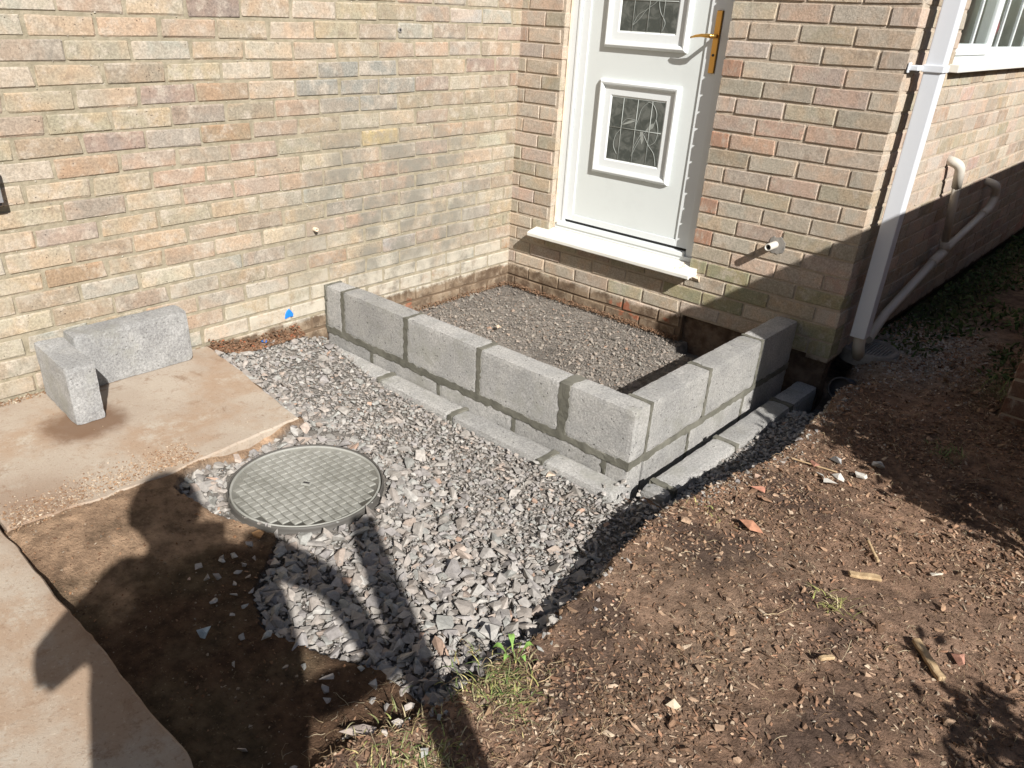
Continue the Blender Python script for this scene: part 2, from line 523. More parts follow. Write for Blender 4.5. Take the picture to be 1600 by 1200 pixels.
# ------------------------------------------------------------------ the lie of the land
W = 1.958                                   # outer corner of the house
EDGE_Y = np.array([-3.6, -2.75, -2.6, -2.3, -2.16, -1.72, -1.41, -1.17, -0.6, -0.3, 0.05, 0.4])
EDGE_X = np.array([2.1, 2.08, 2.13, 2.16, 2.14, 2.05, 2.10, 2.15, 2.16, 2.13, 2.05, 1.99])
def soil_edge(y):
    return np.interp(y, EDGE_Y, EDGE_X) + 0.035 * fbm(y * 1.0, y * 0 + 3.3, 6.0, 5, .62)
GRAVEL = [(-0.02, -1.36), (-0.02, -1.95), (0.3, -2.0), (0.83, -2.05), (0.86, -2.3), (0.86, -2.52), (0.95, -2.60), (1.16, -2.52),
          (1.30, -2.47), (1.37, -2.53), (1.48, -2.66), (1.62, -2.72), (1.80, -2.66), (1.93, -2.60), (2.05, -2.60), (2.4, -2.6),
          (2.4, 0.05), (1.93, 0.05), (1.93, -1.36)]

def ground_z(x, y):
    """height of the earth / bed of the stone"""
    rel = 0.010 * fbm(x, y, 5.0, 4) + 0.006 * fbm(x, y, 22.0, 3)
    clod = 0.012 * np.maximum(0, fbm(x + 4, y - 3, 9.0, 4) + 0.05) - 0.016 * np.maximum(0, fbm(x - 8, y + 2, 6.0, 3) - 0.22)
    soil = -0.005 + 0.012 * fbm(x, y, 2.2, 3) + rel + clod + 0.0035 * fbm(x, y, 60.0, 2)
    g = 0.035 * smoothstep(1.05, 0.86, x) * smoothstep(-1.85, -2.05, y) + 0.025 * smoothstep(-1.75, -1.95, y) * (x < 0.86) - 0.075 - 0.105 * smoothstep(-2.35, -1.6, y) * smoothstep(0.1, 0.7, x) + 0.3 * rel
    pit = -0.050 + 0.045 * smoothstep(1.25, 0.88, x) * smoothstep(-3.12, -3.00, y) + 0.4 * rel
    kc = smoothstep(0.36, 0.28, np.hypot(x - 1.150, y + 2.262))
    g = g * (1 - kc) + (-0.064 + 0.25 * rel) * kc
    pit = pit * (1 - kc) + (-0.058 + 0.25 * rel) * kc
    e = soil_edge(y)
    inner = np.where(in_poly(x, y, GRAVEL), g, np.where(y < -2.0, pit, g))
    # soften the gravel / pit meeting
    t = smoothstep(e - 0.05, e + 0.012, x)
    low = smoothstep(-2.95, -2.55, y)        # the bank dies out towards the lower slab
    soilr = soil * low + (pit + 0.02) * (1 - low)
    soilr = soilr * (1 - smoothstep(-2.45, -3.1, y)) + (soil) * smoothstep(-2.45, -3.1, y) * smoothstep(2.2, 2.6, x) + soilr * 0 
    z = inner * (1 - t) + np.where(x > 2.2, soil * smoothstep(2.2, 2.5, x) + soilr * (1 - smoothstep(2.2, 2.5, x)), soilr) * t
    # dug trench against the house corner
    pitc = smoothstep(0.26, 0.05, np.hypot(x - 1.97, y + 0.02))
    z = z - 0.10 * pitc * (y < 0.3)
    # inside the new plinth
    ins = (x > -0.05) & (x < 1.75) & (y > -1.30) & (y < 0.1)
    z = np.where(ins, -0.145 + 0.5 * rel, z)
    z = np.where(ins & (x > 1.24) & (y > -0.14), -0.20, z)
    # narrow gap between plinth and kerb
    z = np.where((x > 1.75) & (x < 1.84) & (y > -1.34) & (y < 0.06), -0.36, z)
    z = np.where((x < 1.85) & (x > -0.1) & (y > -1.452) & (y < -1.29), np.minimum(z, -0.21), z)
    z = np.where((x < 0.105) & (x > -0.1) & (y > -1.505) & (y < -1.29), np.minimum(z, -0.17), z)
    z = np.where(np.hypot(x - 2.045, y - .275) < .12, np.minimum(z, -0.03), z)
    # under slabs
    z = np.where((x < 0.80) & (y < -2.03) & (x > -6), np.minimum(z, -0.06), z)
    z = np.where((y < -3.07) & (x < 2.25), np.minimum(z, -0.06), z)
    return z

def axis(lo, hi, fine, a, b, coarse):
    mid = np.arange(a, b, fine)
    left = a - np.cumsum(np.geomspace(fine * 2, coarse, 26)); left = left[left > lo]
    right = b + np.cumsum(np.geomspace(fine * 2, coarse, 26)); right = right[right < hi]
    return np.concatenate([[lo], left[::-1], mid, right, [hi]])
gx = axis(-30, 30, 0.010, -0.1, 3.25, 5.0)
gy = axis(-30, 40, 0.010, -3.55, 0.9, 5.0)
GX, GY = np.meshgrid(gx, gy, indexing='ij')
GZ = ground_z(GX, GY)
def tone_ground(x, y):
    n1 = fbm(x, y, 3.0, 4)[..., None]
    n2 = fbm(x + 9, y - 4, 8.0, 4)[..., None]
    soil = np.array([0.30, 0.195, 0.135]) * (1 + 0.5 * n1) + np.array([0.04, 0.02, 0.01]) * n2
    soil2 = np.array([0.28, 0.205, 0.145])
    k = smoothstep(0.05, 0.45, fbm(x - 3, y + 8, 1.6, 3))[..., None]
    c = soil * (1 - k * 0.6) + soil2 * k * 0.6
    kd = smoothstep(0.12, 0.42, fbm(x + 17, y + 5, 4.2, 4))[..., None] * .7
    c = c * (1 - kd) + np.array([0.085, 0.06, 0.05]) * kd
    pit = np.array([0.115, 0.070, 0.044]) * (1 + 0.5 * n1)  # earth toned down to deepen the photographer's shadow lying across it
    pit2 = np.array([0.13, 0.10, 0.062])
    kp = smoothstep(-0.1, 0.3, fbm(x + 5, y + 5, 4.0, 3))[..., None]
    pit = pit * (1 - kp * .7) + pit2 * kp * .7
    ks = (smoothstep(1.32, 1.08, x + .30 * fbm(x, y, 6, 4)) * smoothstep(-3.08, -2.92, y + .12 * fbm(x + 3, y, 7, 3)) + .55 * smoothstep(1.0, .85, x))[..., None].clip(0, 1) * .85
    pit = pit * (1 - ks) + np.array([0.47, 0.32, 0.21]) * (1 + .6 * n2) * ks  # sunlit brightness put into the earth colour beside the slab
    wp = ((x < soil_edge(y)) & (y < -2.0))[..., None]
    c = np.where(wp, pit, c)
    gr = np.array([0.25, 0.23, 0.205]) * (1 + 0.4 * n2)
    ingr = (in_poly(x, y, GRAVEL) & (x < soil_edge(y) - 0.01)) | ((x > -0.05) & (x < 1.75) & (y > -1.3) & (y < 0.1))
    c = np.where(ingr[..., None], gr, c)
    # pale sandy fan by the gully, green by the wall
    s = smoothstep(0.50, 0.15, np.hypot((x - 2.2), (y - 0.55) * 0.6))[..., None]
    c = c * (1 - s * .75) + np.array([0.42, 0.37, 0.31]) * s * .75
    gm = (smoothstep(2.35, 2.1, x) * smoothstep(0.7, 1.0, y))[..., None]
    c = c * (1 - gm * .8) + np.array([0.035, 0.055, 0.02]) * gm * .8
    gm2 = (smoothstep(2.45, 2.6, x) * smoothstep(-0.3, 0.3, y) * smoothstep(-0.2, 0.2, fbm(x, y, 5, 3)))[..., None]
    c = c * (1 - gm2 * .6) + np.array([0.05, 0.07, 0.02]) * gm2 * .6
    return np.clip(c, 0.01, 0.7)
nx, ny = GX.shape
idx = np.arange(nx * ny).reshape(nx, ny)
gf = np.stack([idx[:-1, :-1], idx[1:, :-1], idx[1:, 1:], idx[:-1, 1:]], -1).reshape(-1, 4)
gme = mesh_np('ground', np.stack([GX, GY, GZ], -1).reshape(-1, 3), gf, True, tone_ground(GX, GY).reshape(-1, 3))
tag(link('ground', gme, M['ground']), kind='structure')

# ------------------------------------------------------------------ old concrete slabs
def rough_slab(name, poly, ztop, zbot, seed, step=0.02, amp=0.010):
    rs = np.random.default_rng(seed)
    pts = []
    for i in range(len(poly)):
        (x0, y0, r0), (x1, y1, _) = poly[i], poly[(i + 1) % len(poly)]
        n = max(2, int(math.hypot(x1 - x0, y1 - y0) / step)) if r0 else 1
        nxn, nyn = (y1 - y0), -(x1 - x0)
        l = math.hypot(nxn, nyn)
        for k in range(n):
            t = k / n
            a = 0
            if r0:
                xx, yy = x0 + (x1 - x0) * t, y0 + (y1 - y0) * t
                a = amp * r0 * float(fbm(np.array(xx * 1.0 + seed), np.array(yy * 1.0), 14.0, 4))* 1.6
            pts.append((x0 + (x1 - x0) * t + nxn / l * a, y0 + (y1 - y0) * t + nyn / l * a))
    bm = bmesh.new()
    top = [bm.verts.new((x, y, ztop)) for x, y in pts]
    mid = [bm.verts.new((x + 0.0, y + 0.0, ztop - 0.006)) for x, y in pts]
    cx = sum(p[0] for p in pts) / len(pts); cy = sum(p[1] for p in pts) / len(pts)
    for v in top:
        d = Vector((cx - v.co.x, cy - v.co.y, 0)).normalized()
        v.co += d * 0.006
    bot = [bm.verts.new((x, y, zbot)) for x, y in pts]
    n = len(pts)
    f = bm.faces.new(top)
    for i in range(n):
        j = (i + 1) % n
        bm.faces.new((top[i], mid[i], mid[j], top[j]))
        bm.faces.new((mid[i], bot[i], bot[j], mid[j]))
    bmesh.ops.recalc_face_normals(bm, faces=bm.faces)
    bmesh.ops.triangulate(bm, faces=[f])
    return bm_mesh(name, bm)
sA = rough_slab('concrete_slab', [(0.012, -3.036, 0), (0.012, -1.972, .6), (0.40, -2.012, .6), (0.822, -2.062, .7), (0.838, -2.30, .7), (0.852, -2.52, 1.2),
                                  (0.865, -2.70, 1.6), (0.84, -2.88, 1.6), (0.822, -3.036, 0)], 0.0, -0.09, 3)
tag(link('concrete_slab', sA, M['slab']), kind='structure')
sB = rough_slab('concrete_slab', [(0.012, -5.6, 0), (0.012, -3.048, 0), (0.80, -3.048, 1), (1.10, -3.046, 1), (1.5, -3.047, 1.2), (2.02, -3.05, 1.5), (2.12, -3.25, 1.5), (2.10, -5.6, 0)], 0.002, -0.09, 9, amp=0.006)
tag(link('concrete_slab', sB, M['slab']), kind='structure')

# ------------------------------------------------------------------ brickwork
PAL_L = [(.43, .365, .275), (.39, .32, .24), (.40, .305, .24), (.345, .305, .26), (.46, .41, .335), (.40, .27, .185), (.31, .25, .215), (.39, .37, .335), (.42, .345, .25), (.385, .30, .225), (.41, .26, .16)]
PW_L = [6, 7, 6, 4, 5, 1.6, 1.6, 3, 6, 5, .5]
PAL_F = [(.49, .405, .335), (.50, .425, .35), (.485, .38, .325), (.44, .385, .30), (.54, .465, .40), (.41, .335, .28), (.50, .335, .265), (.46, .40, .32)]
PW_F = [5, 5, 4, 4, 3, 1.5, 1.0, 3]

def brick_variants(name, mat, depth, n=8, bev=0.0035, jit=0.0016):
    out = []
    for i in range(n):
        bm = bmesh.new()
        bm_box(bm, -0.1075, 0.1075, 0, depth, -0.0325, 0.0325, bev=bev * random.uniform(.7, 1.4))
        for v in bm.verts:
            v.co += Vector((random.uniform(-jit, jit), random.uniform(-jit, jit) * .6, random.uniform(-jit, jit)))
        if i % 3 == 0:                                       # a knocked corner
            sx = random.choice((-1, 1)); sz = random.choice((-1, 1))
            for v in bm.verts:
                if v.co.x * sx > 0.100 and v.co.z * sz > 0.026 and v.co.y < 0.01:
                    v.co += Vector((-sx * 0.006, 0.0006, -sz * 0.004))
        me = bm_mesh(name, bm)
        me.materials.append(mat)
        out.append(me)
    return out
V_L = brick_variants('brick', M['brick_left'], 0.06, 9, 0.0045, 0.0026)
V_F = brick_variants('brick', M['brick_front'], 0.100, 8, 0.0028, 0.0012)
V_S = brick_variants('brick', M['brick_side'], 0.100, 8, 0.0028, 0.0012)

def pick(pal, wts):
    c = random.choices(pal, wts)[0]
    g = sum(c) / 3 * .9 + .02
    c = tuple(x * .70 + (g * .7 + .11) * t * .30 for x, t in zip(c, (1.12, 1.0, .84)))
    k = random.uniform(0.88, 1.10)
    c = (c[0], c[1] * 1.01, c[2] * 1.0)
    return tuple(min(1, x * k * random.uniform(.97, 1.03)) for x in c) + (1,)

def put_brick(parent, variants, axis_, u0, u1, z, face, jitd, pal, wts, tilt=0.004, colour=None):
    """axis_ 'x': wall facing -y at y=face; 'y': wall facing +x at x=face. u0..u1 brick ends, z its bed"""
    me = random.choice(variants)
    o = bpy.data.objects.new('brick', me)
    o.parent = parent
    um = (u0 + u1) / 2
    s = (u1 - u0) / 0.215
    d = random.uniform(-jitd, jitd)
    zc = z + 0.0375 + random.uniform(-.0008, .0008)
    if axis_ == 'x':
        o.location = Vector((um, face + d, zc)) - parent.location
        o.rotation_euler = (random.uniform(-tilt, tilt), random.uniform(-tilt, tilt), random.uniform(-tilt, tilt))
    else:
        o.location = Vector((face - d, um, zc)) - parent.location
        o.rotation_euler = (random.uniform(-tilt, tilt), random.uniform(-tilt, tilt), math.pi / 2 + random.uniform(-tilt, tilt))
    o.scale = (s, 1, 1)
    o.color = colour or pick(pal, wts)
    COL.objects.link(o)
    return o

def bulk_bricks(name, parent, mat, axis_, ranges, face, depth, tone_pal):
    """bricks out of the picture: one joined part, each with its own box"""
    vs, fs = [], []
    for (u0, u1, z) in ranges:
        b = len(vs)
        for du in (u0, u1):
            for dd in (0, depth):
                for dz in (z + 0.005, z + 0.07):
                    vs.append((du, face + dd, dz) if axis_ == 'x' else (face - dd, du, dz))
        fs += [(b, b + 1, b + 5, b + 4), (b + 1, b + 3, b + 7, b + 5), (b + 4, b + 5, b + 7, b + 6), (b, b + 4, b + 6, b + 2), (b, b + 2, b + 3, b + 1), (b + 2, b + 6, b + 7, b + 3)]
    if not vs:
        return
    o = link(name, mesh_np(name, np.array(vs) - np.array(parent.location), fs), mat, parent)
    o.color = (*random.choice(tone_pal), 1)
    tag(o, kind='stuff')
    return o

def sheet(name, parent, mat, axis_, rects, face, thick, step=0.03, amp=0.0012):
    """mortar body: gridded face with slight relief, solid behind"""
    V, F = [], []
    off = 0
    for (u0, u1, z0, z1) in rects:
        nu = max(2, int((u1 - u0) / step)); nz = max(2, int((z1 - z0) / step))
        U, Z = np.meshgrid(np.linspace(u0, u1, nu), np.linspace(z0, z1, nz), indexing='ij')
        D = amp * 1.5 * fbm(U, Z, 18.0, 3)
        D[0, :] = D[-1, :] = 0
        vs = np.stack([U, face + D, Z], -1) if axis_ == 'x' else np.stack([face - D, U, Z], -1)
        idx = np.arange(nu * nz).reshape(nu, nz) + off
        q = np.stack([idx[:-1, :-1], idx[1:, :-1], idx[1:, 1:], idx[:-1, 1:]], -1).reshape(-1, 4)
        V.append(vs.reshape(-1, 3)); F.append(q); off += nu * nz
        t = thick if axis_ == 'x' else -thick
        bx = []
        for uu in (u0, u1):
            for zz in (z0, z1):
                for dd in (0, t):
                    bx.append((uu, face + dd, zz) if axis_ == 'x' else (face + dd, uu, zz))
        V.append(np.array(bx))
        b = off
        F.append(np.array([(b, b + 1, b + 3, b + 2), (b + 4, b + 6, b + 7, b + 5), (b + 1, b + 5, b + 7, b + 3), (b + 2, b + 3, b + 7, b + 6), (b, b + 4, b + 5, b + 1)]))
        off += 8
    me = mesh_np(name, np.concatenate(V) - np.array(parent.location), np.concatenate(F))
    return link(name, me, mat, parent)

C = 0.075
# --- gable wall on the left: face x = 0, runs along y
gable = thing('brick_wall', 'long buff brick wall on the left with grey staining and pale salts at its foot', 'wall', (0, -1.4, 0))
sheet('mortar', gable, M['mortar_left'], 'y', [(-5.6, 0.1, -0.30, 2.40)], -0.0052, 0.20, 0.03, 0.0006)
far = []
n_l = 0
for c in range(-2, 32):
    z = c * C
    ph = 0.181 if c % 2 == 0 else 0.070
    ends = [0.0] + [-(ph + 0.225 * k) for k in range(26)]
    for i in range(len(ends) - 1):
        u1, u0 = ends[i] - 0.005, ends[i + 1] + 0.005
        if i == 0:
            u1 = 0.02
        if u1 - u0 < 0.02:
            continue
        vis = (u1 > -2.80 and z < 1.50 and (z > -0.01 or u1 > -2.15))
        if z < 0 and u1 < -2.15:
            continue
        if c < 0 and u1 < -2.15:
            continue
        if vis and z < 1.5:
            col = None
            um = (u0 + u1) / 2
            if abs(um + 1.02) < .12 and c == 10: col = (.52, .42, .22, 1)
            if -1.35 < um < -0.85 and c in (13, 14, 12): col = (.30, .29, .26, 1)
            wob = 0.0022 * math.sin(um * 3.1 + c) + 0.0015 * math.sin(um * 9 + c * 2)
            put_brick(gable, V_L, 'y', u0 + random.uniform(-.002, .002), u1 + random.uniform(-.002, .002), z + wob, 0.0, 0.0012, PAL_L, PW_L, 0.005, col)
            n_l += 1
        else:
            far.append((u0, u1, z))
bulk_bricks('brick', gable, M['brick_left'], 'y', far, 0.0, 0.05, PAL_L)

# drips of mortar and salt caught on the bed joints of the gable
n = 420
Y = -RNG.uniform(0.1, 2.8, n) ; K = RNG.integers(3, 20, n)
Z = K * C + RNG.normal(0.0, 0.006, n)
P_ = np.stack([np.full(n, -0.001), Y, Z], 1)
SPLASH = (P_, RNG.uniform(.0015, .0048, n))

# --- front wall with the door: face y = 0
OPEN = (0.291, 1.195, 0.205, 2.32)
front = thing('house_wall', 'brown brick house wall that holds the white front door', 'wall', (1.0, 0, 0))
sheet('mortar', front, M['mortar_front'], 'x',
      [(-0.1, OPEN[0] - 0.004, 0.205, 2.4), (OPEN[1] + 0.004, W - 0.006, 0.205, 2.4), (-0.1, W - 0.006, 0.0, 0.205),
       (-0.1, 1.20, -0.30, 0.0), (OPEN[0] - 0.004, OPEN[1] + 0.004, OPEN[3], 2.4)], 0.0055, 0.10, 0.03, 0.0008)
far = []
for c in range(-2, 32):
    z = c * C
    ph = 0.1075 if c % 2 == 0 else 0.220
    ends = [W] + [W - ph - 0.225 * k for k in range(10)]
    for i in range(len(ends) - 1):
        u1 = ends[i] - (0.005 if i else 0.0)
        u0 = ends[i + 1] + 0.005
        u0 = max(u0, -0.02)
        if u1 - u0 < 0.018:
            continue
        if c < 0 and u1 > 1.32:
            continue
        segs = [(u0, u1)]
        if z + C > OPEN[2] + 0.03 and z < OPEN[3]:
            segs = []
            if u0 < OPEN[0]:
                segs.append((u0, min(u1, OPEN[0])))
            if u1 > OPEN[1]:
                segs.append((max(u0, OPEN[1]), u1))
        for a, b_ in segs:
            if b_ - a < 0.02:
                continue
            if c < 0: b_ = min(b_, 1.19)
            if z < 1.55:
                col = None
                if b_ > 1.22 and a < 1.22 and c % 2 == 1 and z > 0.2: col = (.42, .27, .20, 1) if c in (5, 7, 11, 15) else None
                if a > 0.95 and 0 <= z < 0.28 and random.random() < .7: col = (.33, .315, .21, 1)
                put_brick(front, V_F, 'x', a, b_, z, 0.0, 0.0012, PAL_F, PW_F, 0.003, col)
            else:
                far.append((a, b_, z))
bulk_bricks('brick', front, M['brick_front'], 'x', far, 0.0, 0.05, PAL_F)

# --- side wall with the window: face x = W
WIN = (0.615, 2.62, 1.185, 2.30)
side = thing('house_side_wall', 'sunlit side brick wall running away behind the white downpipe', 'wall', (W, 1.2, 0))
sheet('mortar', side, M['mortar_front'], 'y',
      [(0.006, WIN[0] - 0.004, -0.02, 2.4), (WIN[1] + 0.004, 7.5, -0.02, 2.4), (WIN[0] - 0.004, WIN[1] + 0.004, -0.02, WIN[2])],
      W - 0.0045, 0.10, 0.04, 0.0008)
far = []
for c in range(0, 32):
    z = c * C
    st = 0.1075 if c % 2 == 0 else 0.220
    # even courses: the front wall shows a header here, this wall a stretcher that starts at the corner
    ends = [0.1075 if c % 2 else -0.0] + []
    u = 0.1125 if c % 2 else 0.0
    first = True
    while u < 7.3:
        ln = 0.215
        if first and c % 2 == 0:
            # stretcher lying round the corner; its first 100 mm belong to the front wall brick
            a, b_ = 0.1025, 0.215
            u = 0.225
        else:
            a, b_ = u, u + ln
            u += 0.225
        first = False
        segs = [(a, b_)]
        if z + C > WIN[2] + 0.02 and z < WIN[3]:
            segs = []
            if a < WIN[0]: segs.append((a, min(b_, WIN[0])))
            if b_ > WIN[1]: segs.append((max(a, WIN[1]), b_))
        for a, b_ in segs:
            if b_ - a < 0.02: continue
            if z < 1.55 and a < 3.5:
                put_brick(side, V_S, 'y', a, b_, z, W, 0.0012, PAL_F[:5] + PAL_L[:3], PW_F[:5] + [3, 3, 3], 0.003)
            else:
                far.append((a, b_, z))
bulk_bricks('brick', side, M['brick_side'], 'y', far, W, 0.05, PAL_F)

# house body behind the faces so that the walls read as a building
house = box('house_body', (-0.19, W - 0.11, 0.115, 7.4, -0.3, 2.38), M['mortar_front'], None, 0)
tag(house, 'plain inner leaf of the house behind the brick facing', 'house')

# ------------------------------------------------------------------ front door
door = thing('front_door', 'white panelled front door with two leaded panes and a brass handle', 'door', (0.743, 0.06, 0.24))
def dpart(name, b, mat, parent=None, bev=0.002, seg=1):
    bm = bmesh.new()
    off = door.location
    bm_box(bm, *b, bev=bev, seg=seg)
    bmesh.ops.translate(bm, verts=bm.verts, vec=-off)
    o = link(name, bm_mesh(name, bm), mat, parent if parent is not None else door)
    return o
def joined(name, boxes, mat, parent, origin, bev=0.002, seg=1):
    bm = bmesh.new()
    for b in boxes:
        t = bmesh.new()
        bm_box(t, *b, bev=bev, seg=seg)
        me = bpy.data.meshes.new('t'); t.to_mesh(me); t.free()
        bm.from_mesh(me); bpy.data.meshes.remove(me)
    bmesh.ops.translate(bm, verts=bm.verts, vec=-Vector(origin))
    return link(name, bm_mesh(name, bm), mat, parent)
dl = door.location
joined('door_frame', [(0.296, 0.336, 0.050, 0.110, 0.262, 2.305), (0.3365, 0.352, 0.0465, 0.110, 0.30, 2.26),
                      (1.135, 1.190, 0.050, 0.110, 0.262, 2.305), (0.336, 1.135, 0.050, 0.110, 2.262, 2.305)], M['upvc'], door, dl, 0.0025, 2)
joined('sealant', [(0.2905, 0.2965, 0.040, 0.060, 0.262, 2.31), (1.1895, 1.1945, 0.042, 0.060, 0.262, 2.31)], M['sealant'], door, dl, 0.001)
joined('door_sash', [(0.3545, 0.4035, 0.058, 0.105, 0.318, 2.258), (1.062, 1.1325, 0.058, 0.105, 0.318, 2.258),
                     (0.4035, 1.062, 0.058, 0.105, 0.318, 0.352), (0.4035, 1.062, 0.058, 0.105, 2.20, 2.258)], M['upvc'], door, dl, 0.002, 2)
dpart('door_panel', (0.4045, 1.0605, 0.0655, 0.100, 0.353, 2.199), M['upvc_panel'], bev=0.001)
joined('gasket', [(0.352, 1.135, 0.070, 0.100, 0.300, 0.320), (0.3515, 0.3550, 0.066, 0.100, 0.31, 2.26), (1.132, 1.1355, 0.066, 0.100, 0.31, 2.26)], M['gasket'], door, dl, 0.0)
joined('threshold', [(0.316, 1.132, 0.034, 0.072, 0.282, 0.303), (0.300, 1.185, 0.040, 0.110, 0.262, 0.284)], M['upvc'], door, dl, 0.002, 2)

def ring_profile(name, x0, x1, z0, z1, prof, mat, parent, origin):
    """mitred moulding: prof = list of (inset from outer edge, y)"""
    vs, fs = [], []
    for ins, y in prof:
        vs += [(x0 + ins, y, z0 + ins), (x1 - ins, y, z0 + ins), (x1 - ins, y, z1 - ins), (x0 + ins, y, z1 - ins)]
    for i in range(len(prof) - 1):
        for k in range(4):
            a = i * 4 + k; b = i * 4 + (k + 1) % 4
            fs.append((a, b, b + 4, a + 4))
    me = bpy.data.meshes.new(name)
    o = origin
    me.from_pydata([(v[0] - o[0], v[1] - o[1], v[2] - o[2]) for v in vs], [], fs)
    return link(name, me, mat, parent)
def moulding(x0, x1, z0, z1):
    mo = ring_profile('moulding', x0, x1, z0, z1,
                      [(0, 0.0655), (0.001, 0.056), (0.006, 0.0475), (0.013, 0.0435), (0.021, 0.0455), (0.027, 0.052), (0.030, 0.060), (0.033, 0.0605), (0.070, 0.0605), (0.074, 0.064), (0.080, 0.070)],
                      M['upvc'], door, dl)
    g = dpart('glass_pane', (x0 + 0.079, x1 - 0.079, 0.0645, 0.0655, z0 + 0.079, z1 - 0.079), M['glass'], bev=0)
    return mo, g
mo1, g1 = moulding(0.505, 0.972, 0.603, 1.060)
mo2, g2 = moulding(0.505, 0.972, 1.203, 1.700)
def came(glass, paths, r=0.0016):
    for p in paths:
        tube('leading', [(x - dl.x, 0.0633 - dl.y, z - dl.z) for x, z in p], r, M['came'], glass, 6)
def arc(pts, n=10):
    """Catmull-Rom through the points"""
    P = [pts[0]] + list(pts) + [pts[-1]]
    out = []
    for i in range(1, len(P) - 2):
        for k in range(n):
            t = k / n
            q = []
            for d in range(2):
                a, b, c, e = P[i - 1][d], P[i][d], P[i + 1][d], P[i + 2][d]
                q.append(.5 * ((2 * b) + (-a + c) * t + (2 * a - 5 * b + 4 * c - e) * t * t + (-a + 3 * b - 3 * c + e) * t ** 3))
            out.append(tuple(q))
    out.append(pts[-1])
    return out
came(g1, [[(0.655, 0.684), (0.655, 0.980)], [(0.740, 0.684), (0.740, 0.980)], [(0.823, 0.684), (0.823, 0.980)], [(0.586, 0.839), (0.892, 0.839)]], 0.0020)
came(g1, [arc([(0.735, 0.71), (0.76, 0.77), (0.79, 0.82), (0.84, 0.87), (0.855, 0.92), (0.83, 0.965), (0.80, 0.975)]),
          arc([(0.80, 0.975), (0.765, 0.94), (0.752, 0.89), (0.735, 0.845)]),
          arc([(0.883, 0.685), (0.865, 0.74), (0.83, 0.775), (0.795, 0.82)]),
          arc([(0.835, 0.775), (0.865, 0.80), (0.872, 0.85), (0.855, 0.90)]),
          arc([(0.645, 0.71), (0.62, 0.75), (0.628, 0.80), (0.652, 0.83)]),
          arc([(0.655, 0.855), (0.69, 0.862), (0.73, 0.878)]),
          arc([(0.655, 0.855), (0.685, 0.885), (0.735, 0.885)]),
          arc([(0.735, 0.71), (0.745, 0.76), (0.775, 0.82)])], 0.0014)
came(g2, [[(0.654, 1.283), (0.654, 1.62)], [(0.738, 1.283), (0.738, 1.62)], [(0.820, 1.283), (0.820, 1.62)], [(0.586, 1.413), (0.892, 1.413)]], 0.0020)
came(g2, [arc([(0.655, 1.305), (0.69, 1.335), (0.725, 1.375), (0.775, 1.41), (0.80, 1.46), (0.77, 1.54)]),
          arc([(0.655, 1.305), (0.68, 1.35), (0.725, 1.375)]),
          arc([(0.822, 1.29), (0.832, 1.325), (0.80, 1.37), (0.79, 1.42), (0.82, 1.47)])], 0.0014)
def leaf_plate(glass, pts):
    me = bpy.data.meshes.new('lead_leaf')
    vs = [(x - dl.x, 0.0638 - dl.y, z - dl.z) for x, z in pts]
    me.from_pydata(vs, [], [tuple(range(len(vs)))])
    link('lead_leaf', me, M['came'], glass)
leaf_plate(g1, [(0.655, 0.852), (0.68, 0.868), (0.715, 0.882), (0.738, 0.884), (0.715, 0.868), (0.68, 0.858)])
leaf_plate(g1, [(0.80, 0.84), (0.822, 0.872), (0.85, 0.885), (0.842, 0.86), (0.825, 0.848)])
leaf_plate(g1, [(0.77, 0.835), (0.790, 0.835), (0.797, 0.80), (0.788, 0.775), (0.778, 0.80)])

# handle
hp = joined('handle_plate', [(1.100, 1.129, 0.046, 0.0585, 1.130, 1.385)], M['brass'], door, dl, 0.003, 2)
tube('spindle', [(1.114 - dl.x, 0.046 - dl.y, 1.282 - dl.z), (1.114 - dl.x, 0.0 - dl.y, 1.282 - dl.z)], 0.009, M['brass'], hp, 12)
tube('lever', [(q[0] - dl.x, q[1] - dl.y, q[2] - dl.z) for q in [(1.122, -0.002, 1.282), (1.105, -0.006, 1.283), (1.07, -0.008, 1.283), (1.04, -0.004, 1.279), (1.01, 0.004, 1.272)]],
     0.007, M['brass'], hp, 10, radii=[0.009, 0.009, 0.0072, 0.006, 0.004])
tube('keyhole', [(1.114 - dl.x, 0.0465 - dl.y, 1.205 - dl.z), (1.114 - dl.x, 0.0435 - dl.y, 1.205 - dl.z)], 0.006, M['black'], hp, 10)

# projecting sill under the door
def extrude_x(name, prof, x0, x1, mat, parent, origin, cuts=1, jit=0.0):
    vs, fs = [], []
    n = len(prof)
    for i in range(cuts + 1):
        x = x0 + (x1 - x0) * i / cuts
        for y, z in prof:
            vs.append((x - origin[0], y - origin[1] + random.uniform(-jit, jit), z - origin[2] + random.uniform(-jit, jit)))
    for i in range(cuts):
        for k in range(n):
            fs.append((i * n + k, i * n + (k + 1) % n, (i + 1) * n + (k + 1) % n, (i + 1) * n + k))
    fs.append(tuple(range(n - 1, -1, -1)))
    fs.append(tuple(cuts * n + k for k in range(n)))
    me = bpy.data.meshes.new(name)
    me.from_pydata(vs, [], fs)
    o = link(name, me, mat, parent)
    return o
extrude_x('door_sill', [(0.048, 0.262), (-0.068, 0.238), (-0.0765, 0.235), (-0.080, 0.230), (-0.080, 0.216), (-0.077, 0.212), (-0.066, 0.212), (-0.064, 0.218), (0.048, 0.218)],
          0.200, 1.238, M['sill'], door, dl, 24, 0.0005)
extrude_x('mortar_pad', [(-0.004, 0.218), (-0.014, 0.2085), (-0.002, 0.192), (0.02, 0.192), (0.02, 0.218)], 1.185, 1.262, M['sealant'], door, dl, 6, 0.002)
